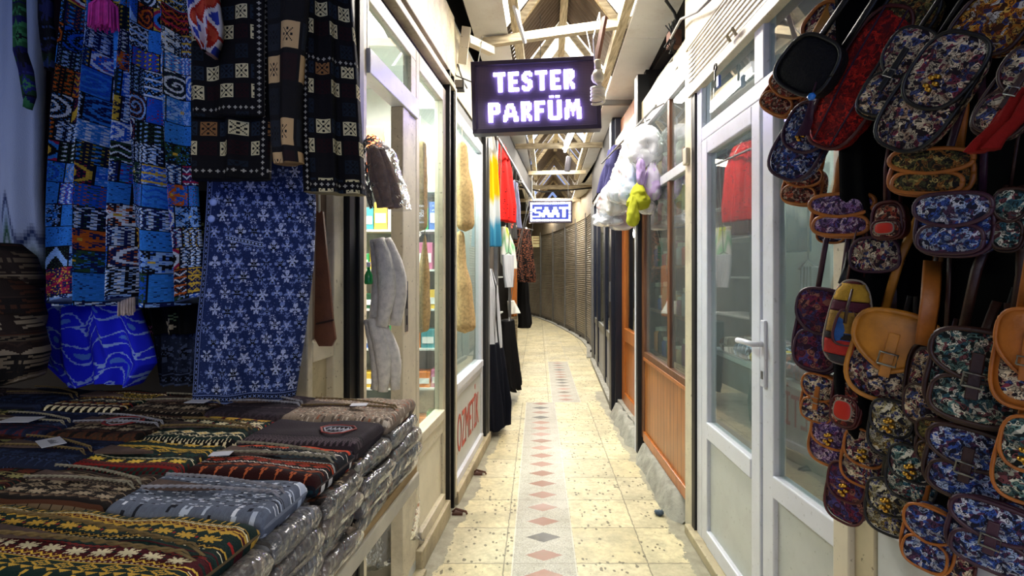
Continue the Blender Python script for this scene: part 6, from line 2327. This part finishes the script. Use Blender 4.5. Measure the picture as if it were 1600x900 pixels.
# red window of the leather pouches
# blue bead and cord, red scarf strips
bd = thing('blue_bead', 'round blue glass bead hanging on a brown fringe beside the red woven bag', 'bead', P(1268, 151, 1.12))
MB(tr(*P(1268, 151, 1.10))).lathe([(.0005, -.008), (.005, -.007), (.009, 0), (.005, .007), (.0005, .008)], 16).build('bead', mat('blue_glass', H('#2f7ad0'), .15), bd, smooth=True)
MB().tube([P(1268, 151, 1.10), P(1282, 110, 1.12), P(1300, 70, 1.14)], .002, 5).build('cord', lea('plum'), bd)
mb = MB()
for k in range(9):
    mb.tube([P(1266 + k * .6, 158, 1.10), P(1256 + k * 1.6, 190, 1.10), P(1244 + k * 2.2, 212, 1.11)], .0018, 4)
mb.build('fringe', lea('plum'), bd)
garment('red_scarf', 'blurred bright red scarf hanging diagonally at the right edge', 'scarf', [(96, 1604, 1640), (140, 1588, 1626), (190, 1552, 1600), (220, 1522, 1570), (236, 1518, 1556)], .78, .74, patt=plain(40, 20, '#7c100a', .05), thick=.03, folds=2, amp=.006, seed=93)
# dark straps hanging among the bags
for k, (x0, y0, x1, y1, Y, c, lab) in enumerate(((1424, -20, 1390, 50, 1.1, 'plum', 'plum leather strap loop at the top of the woven bag'), (1404, 398, 1396, 500, 1.12, 'brown', 'brown leather strap rising from the honey bag, left one'),
                                                 (1458, 408, 1444, 540, 1.0, 'tan', 'wide tan leather strap rising behind the honey bag'), (1334, 396, 1320, 446, 1.2, 'black', 'dark strap rising above the patchwork bag'),
                                                 (1316, -20, 1270, 70, 1.2, 'honey', 'honey coloured leather strap behind the cream bag at the top'))):
    tag(MB().tube([P(x0, y0, Y), P((x0 + x1) / 2 + 2, (y0 + y1) / 2, Y - .01), P(x1, y1, Y - .02)], [.016, .016, .015], 8, flat=.16, side=(0.4, 1, 0)).build('leather_strap', lea(c), smooth=True), lab, 'strap')

# ================================================================== small things
for (px, py, lab) in ((747, 741, 'reddish-brown floor bolt at the foot of the left windows'), (715, 803, 'rusty floor bolt at the foot of the near black shutter guide')):
    Y = 1120 / (py - HY)
    p = P(px, py, Y)
    root = thing('floor_bolt', lab, 'bolt', (p.x, p.y, 0))
    rust = mat('rusty_iron', H('#5c3a2c'), .8, var=.2, scale=40)
    MB(tr(p.x, p.y, 0)).box(-.03, .03, -.02, .02, 0, .012).build('plate', rust, root)
    MB(tr(p.x, p.y, 0)).tube([(-.03, 0, .012), (-.01, 0, .03), (.05, -.01, .018), (.055, -.01, .004)], .007, 6).build('lever', rust, root)
for (px, py, lab) in ((1031, 748, 'dark iron hasp lying at the foot of the wooden shop front'), (972, 664, 'dark iron hasp at the foot of the orange door')):
    Y = 1120 / (py - HY)
    p = P(px, py, Y)
    root = thing('iron_hasp', lab, 'hasp', (p.x, p.y, 0))
    MB(tr(p.x, p.y, 0) @ rotz(-.6)).box(-.045, .045, -.010, .010, .004, .014).box(-.02, -.005, -.01, .03, .004, .012).build('bar', mat('rusty_iron', H('#5c3a2c'), .8), root, bevel=.002)
    MB(tr(p.x, p.y, 0) @ rotz(-.6)).tube([(.045, 0, .01), (.06, .012, .02), (.07, 0, .008)], .005, 6).build('ring', mat('rusty_iron', H('#5c3a2c'), .8), root)
p = P(1030, 801, 1120 / 380)
mb = MB()
Pn = np.zeros((10, 16, 3))
for i in range(10):
    for j in range(16):
        a, b_ = 2 * PI * j / 16, PI * i / 9
        q = .021 * (1 + .5 * noise.noise(Vector((math.cos(a) * math.sin(b_) * 3, math.sin(a) * math.sin(b_) * 3, math.cos(b_) * 3))))
        Pn[i, j] = (p.x + q * math.sin(b_) * math.cos(a) * 1.2, p.y + q * math.sin(b_) * math.sin(a), .015 + q * math.cos(b_) * .75)
tag(mb.grid(Pn, closed=True).build('crumpled_wrapper', mat('slate_wrapper', H('#46586a'), .6, bump=.5, scale=60), smooth=True), 'small crumpled slate-blue wrapper on the floor near the white doors', 'litter')
# cables and conduits
cab = mat('grey_cable', H('#77736c'), .6)
blk = mat('black_cable', H('#141416'), .5)
for (pp, Y0, Y1, r_, m_, lab) in (
        ([(640, -30), (662, 8), (684, 60), (706, 82)], 2.4, 3.05, .018, cream, 'cream plastic conduit along the top of the left fascia'),
        ([(700, 90), (712, 118), (742, 130), (758, 112)], 3.1, 3.3, .005, blk, 'black cable looping beside the left edge of the large sign'),
        ([(715, 100), (722, 122), (730, 138)], 3.2, 3.3, .006, metal_m, 'short metal stay above the small floodlight'),
        ([(1052, 92), (1030, 122), (1002, 170), (985, 205)], 3.1, 4.6, .012, cab, 'grey conduit along the top of the right fascia'),
        ([(1060, 105), (1036, 140), (1010, 182), (992, 214)], 3.0, 4.4, .008, cab, 'thinner grey conduit below the first on the right fascia'),
        ([(1048, 60), (1064, 30), (1090, 18), (1120, -10)], 3.0, 2.2, .007, cab, 'pale cable sagging over the shutter housing'),
        ([(1050, 70), (1060, 44), (1054, 20), (1040, 0)], 3.1, 3.0, .009, blk, 'black cable tangle at the right end of the nearest tie beam'),
        ([(812, 292), (850, 300), (900, 296), (940, 292)], 9.0, 9.2, .015, blk, 'black cable sagging along the distant tie beam')):
    n_ = len(pp)
    tag(MB().tube([P(x, y, Y0 + (Y1 - Y0) * i / (n_ - 1)) for i, (x, y) in enumerate(pp)], r_, 8).build('cable', m_, smooth=True), lab, 'cable')
fl = thing('floodlight', 'small black floodlight at the left edge of the large sign', 'lamp', P(717, 138, 3.2))
MB().box(P(708, 0, 3.2).x, P(726, 0, 3.2).x, 3.15, 3.22, P(0, 143, 3.2).z, P(0, 129, 3.2).z).build('housing', black_m, fl, bevel=.004)
MB().box(P(710, 0, 3.2).x, P(724, 0, 3.2).x, 3.145, 3.15, P(0, 141, 3.2).z, P(0, 131, 3.2).z).build('lens', mat('lens_grey', H('#6c6660'), .2), fl)
jb = thing('junction_tangle', 'rusty junction box with tangled wires at the right end of the nearest tie beam', 'junction box', P(1052, 70, 3.1))
MB().box(P(1044, 0, 3.1).x, P(1062, 0, 3.1).x, 3.06, 3.14, P(0, 74, 3.1).z, P(0, 50, 3.1).z).build('box', mat('rusty_iron', H('#5c3a2c'), .8), jb, bevel=.004)
mb = MB()
for k in range(7):
    mb.tube([P(1050 + k, 52, 3.08), P(1040 + 5 * k, 40 - 3 * k, 3.05), P(1056 - 3 * k, 62 + 2 * k, 3.04), P(1046 + 3 * k, 84, 3.06)], .004, 5)
mb.build('wires', blk, jb)
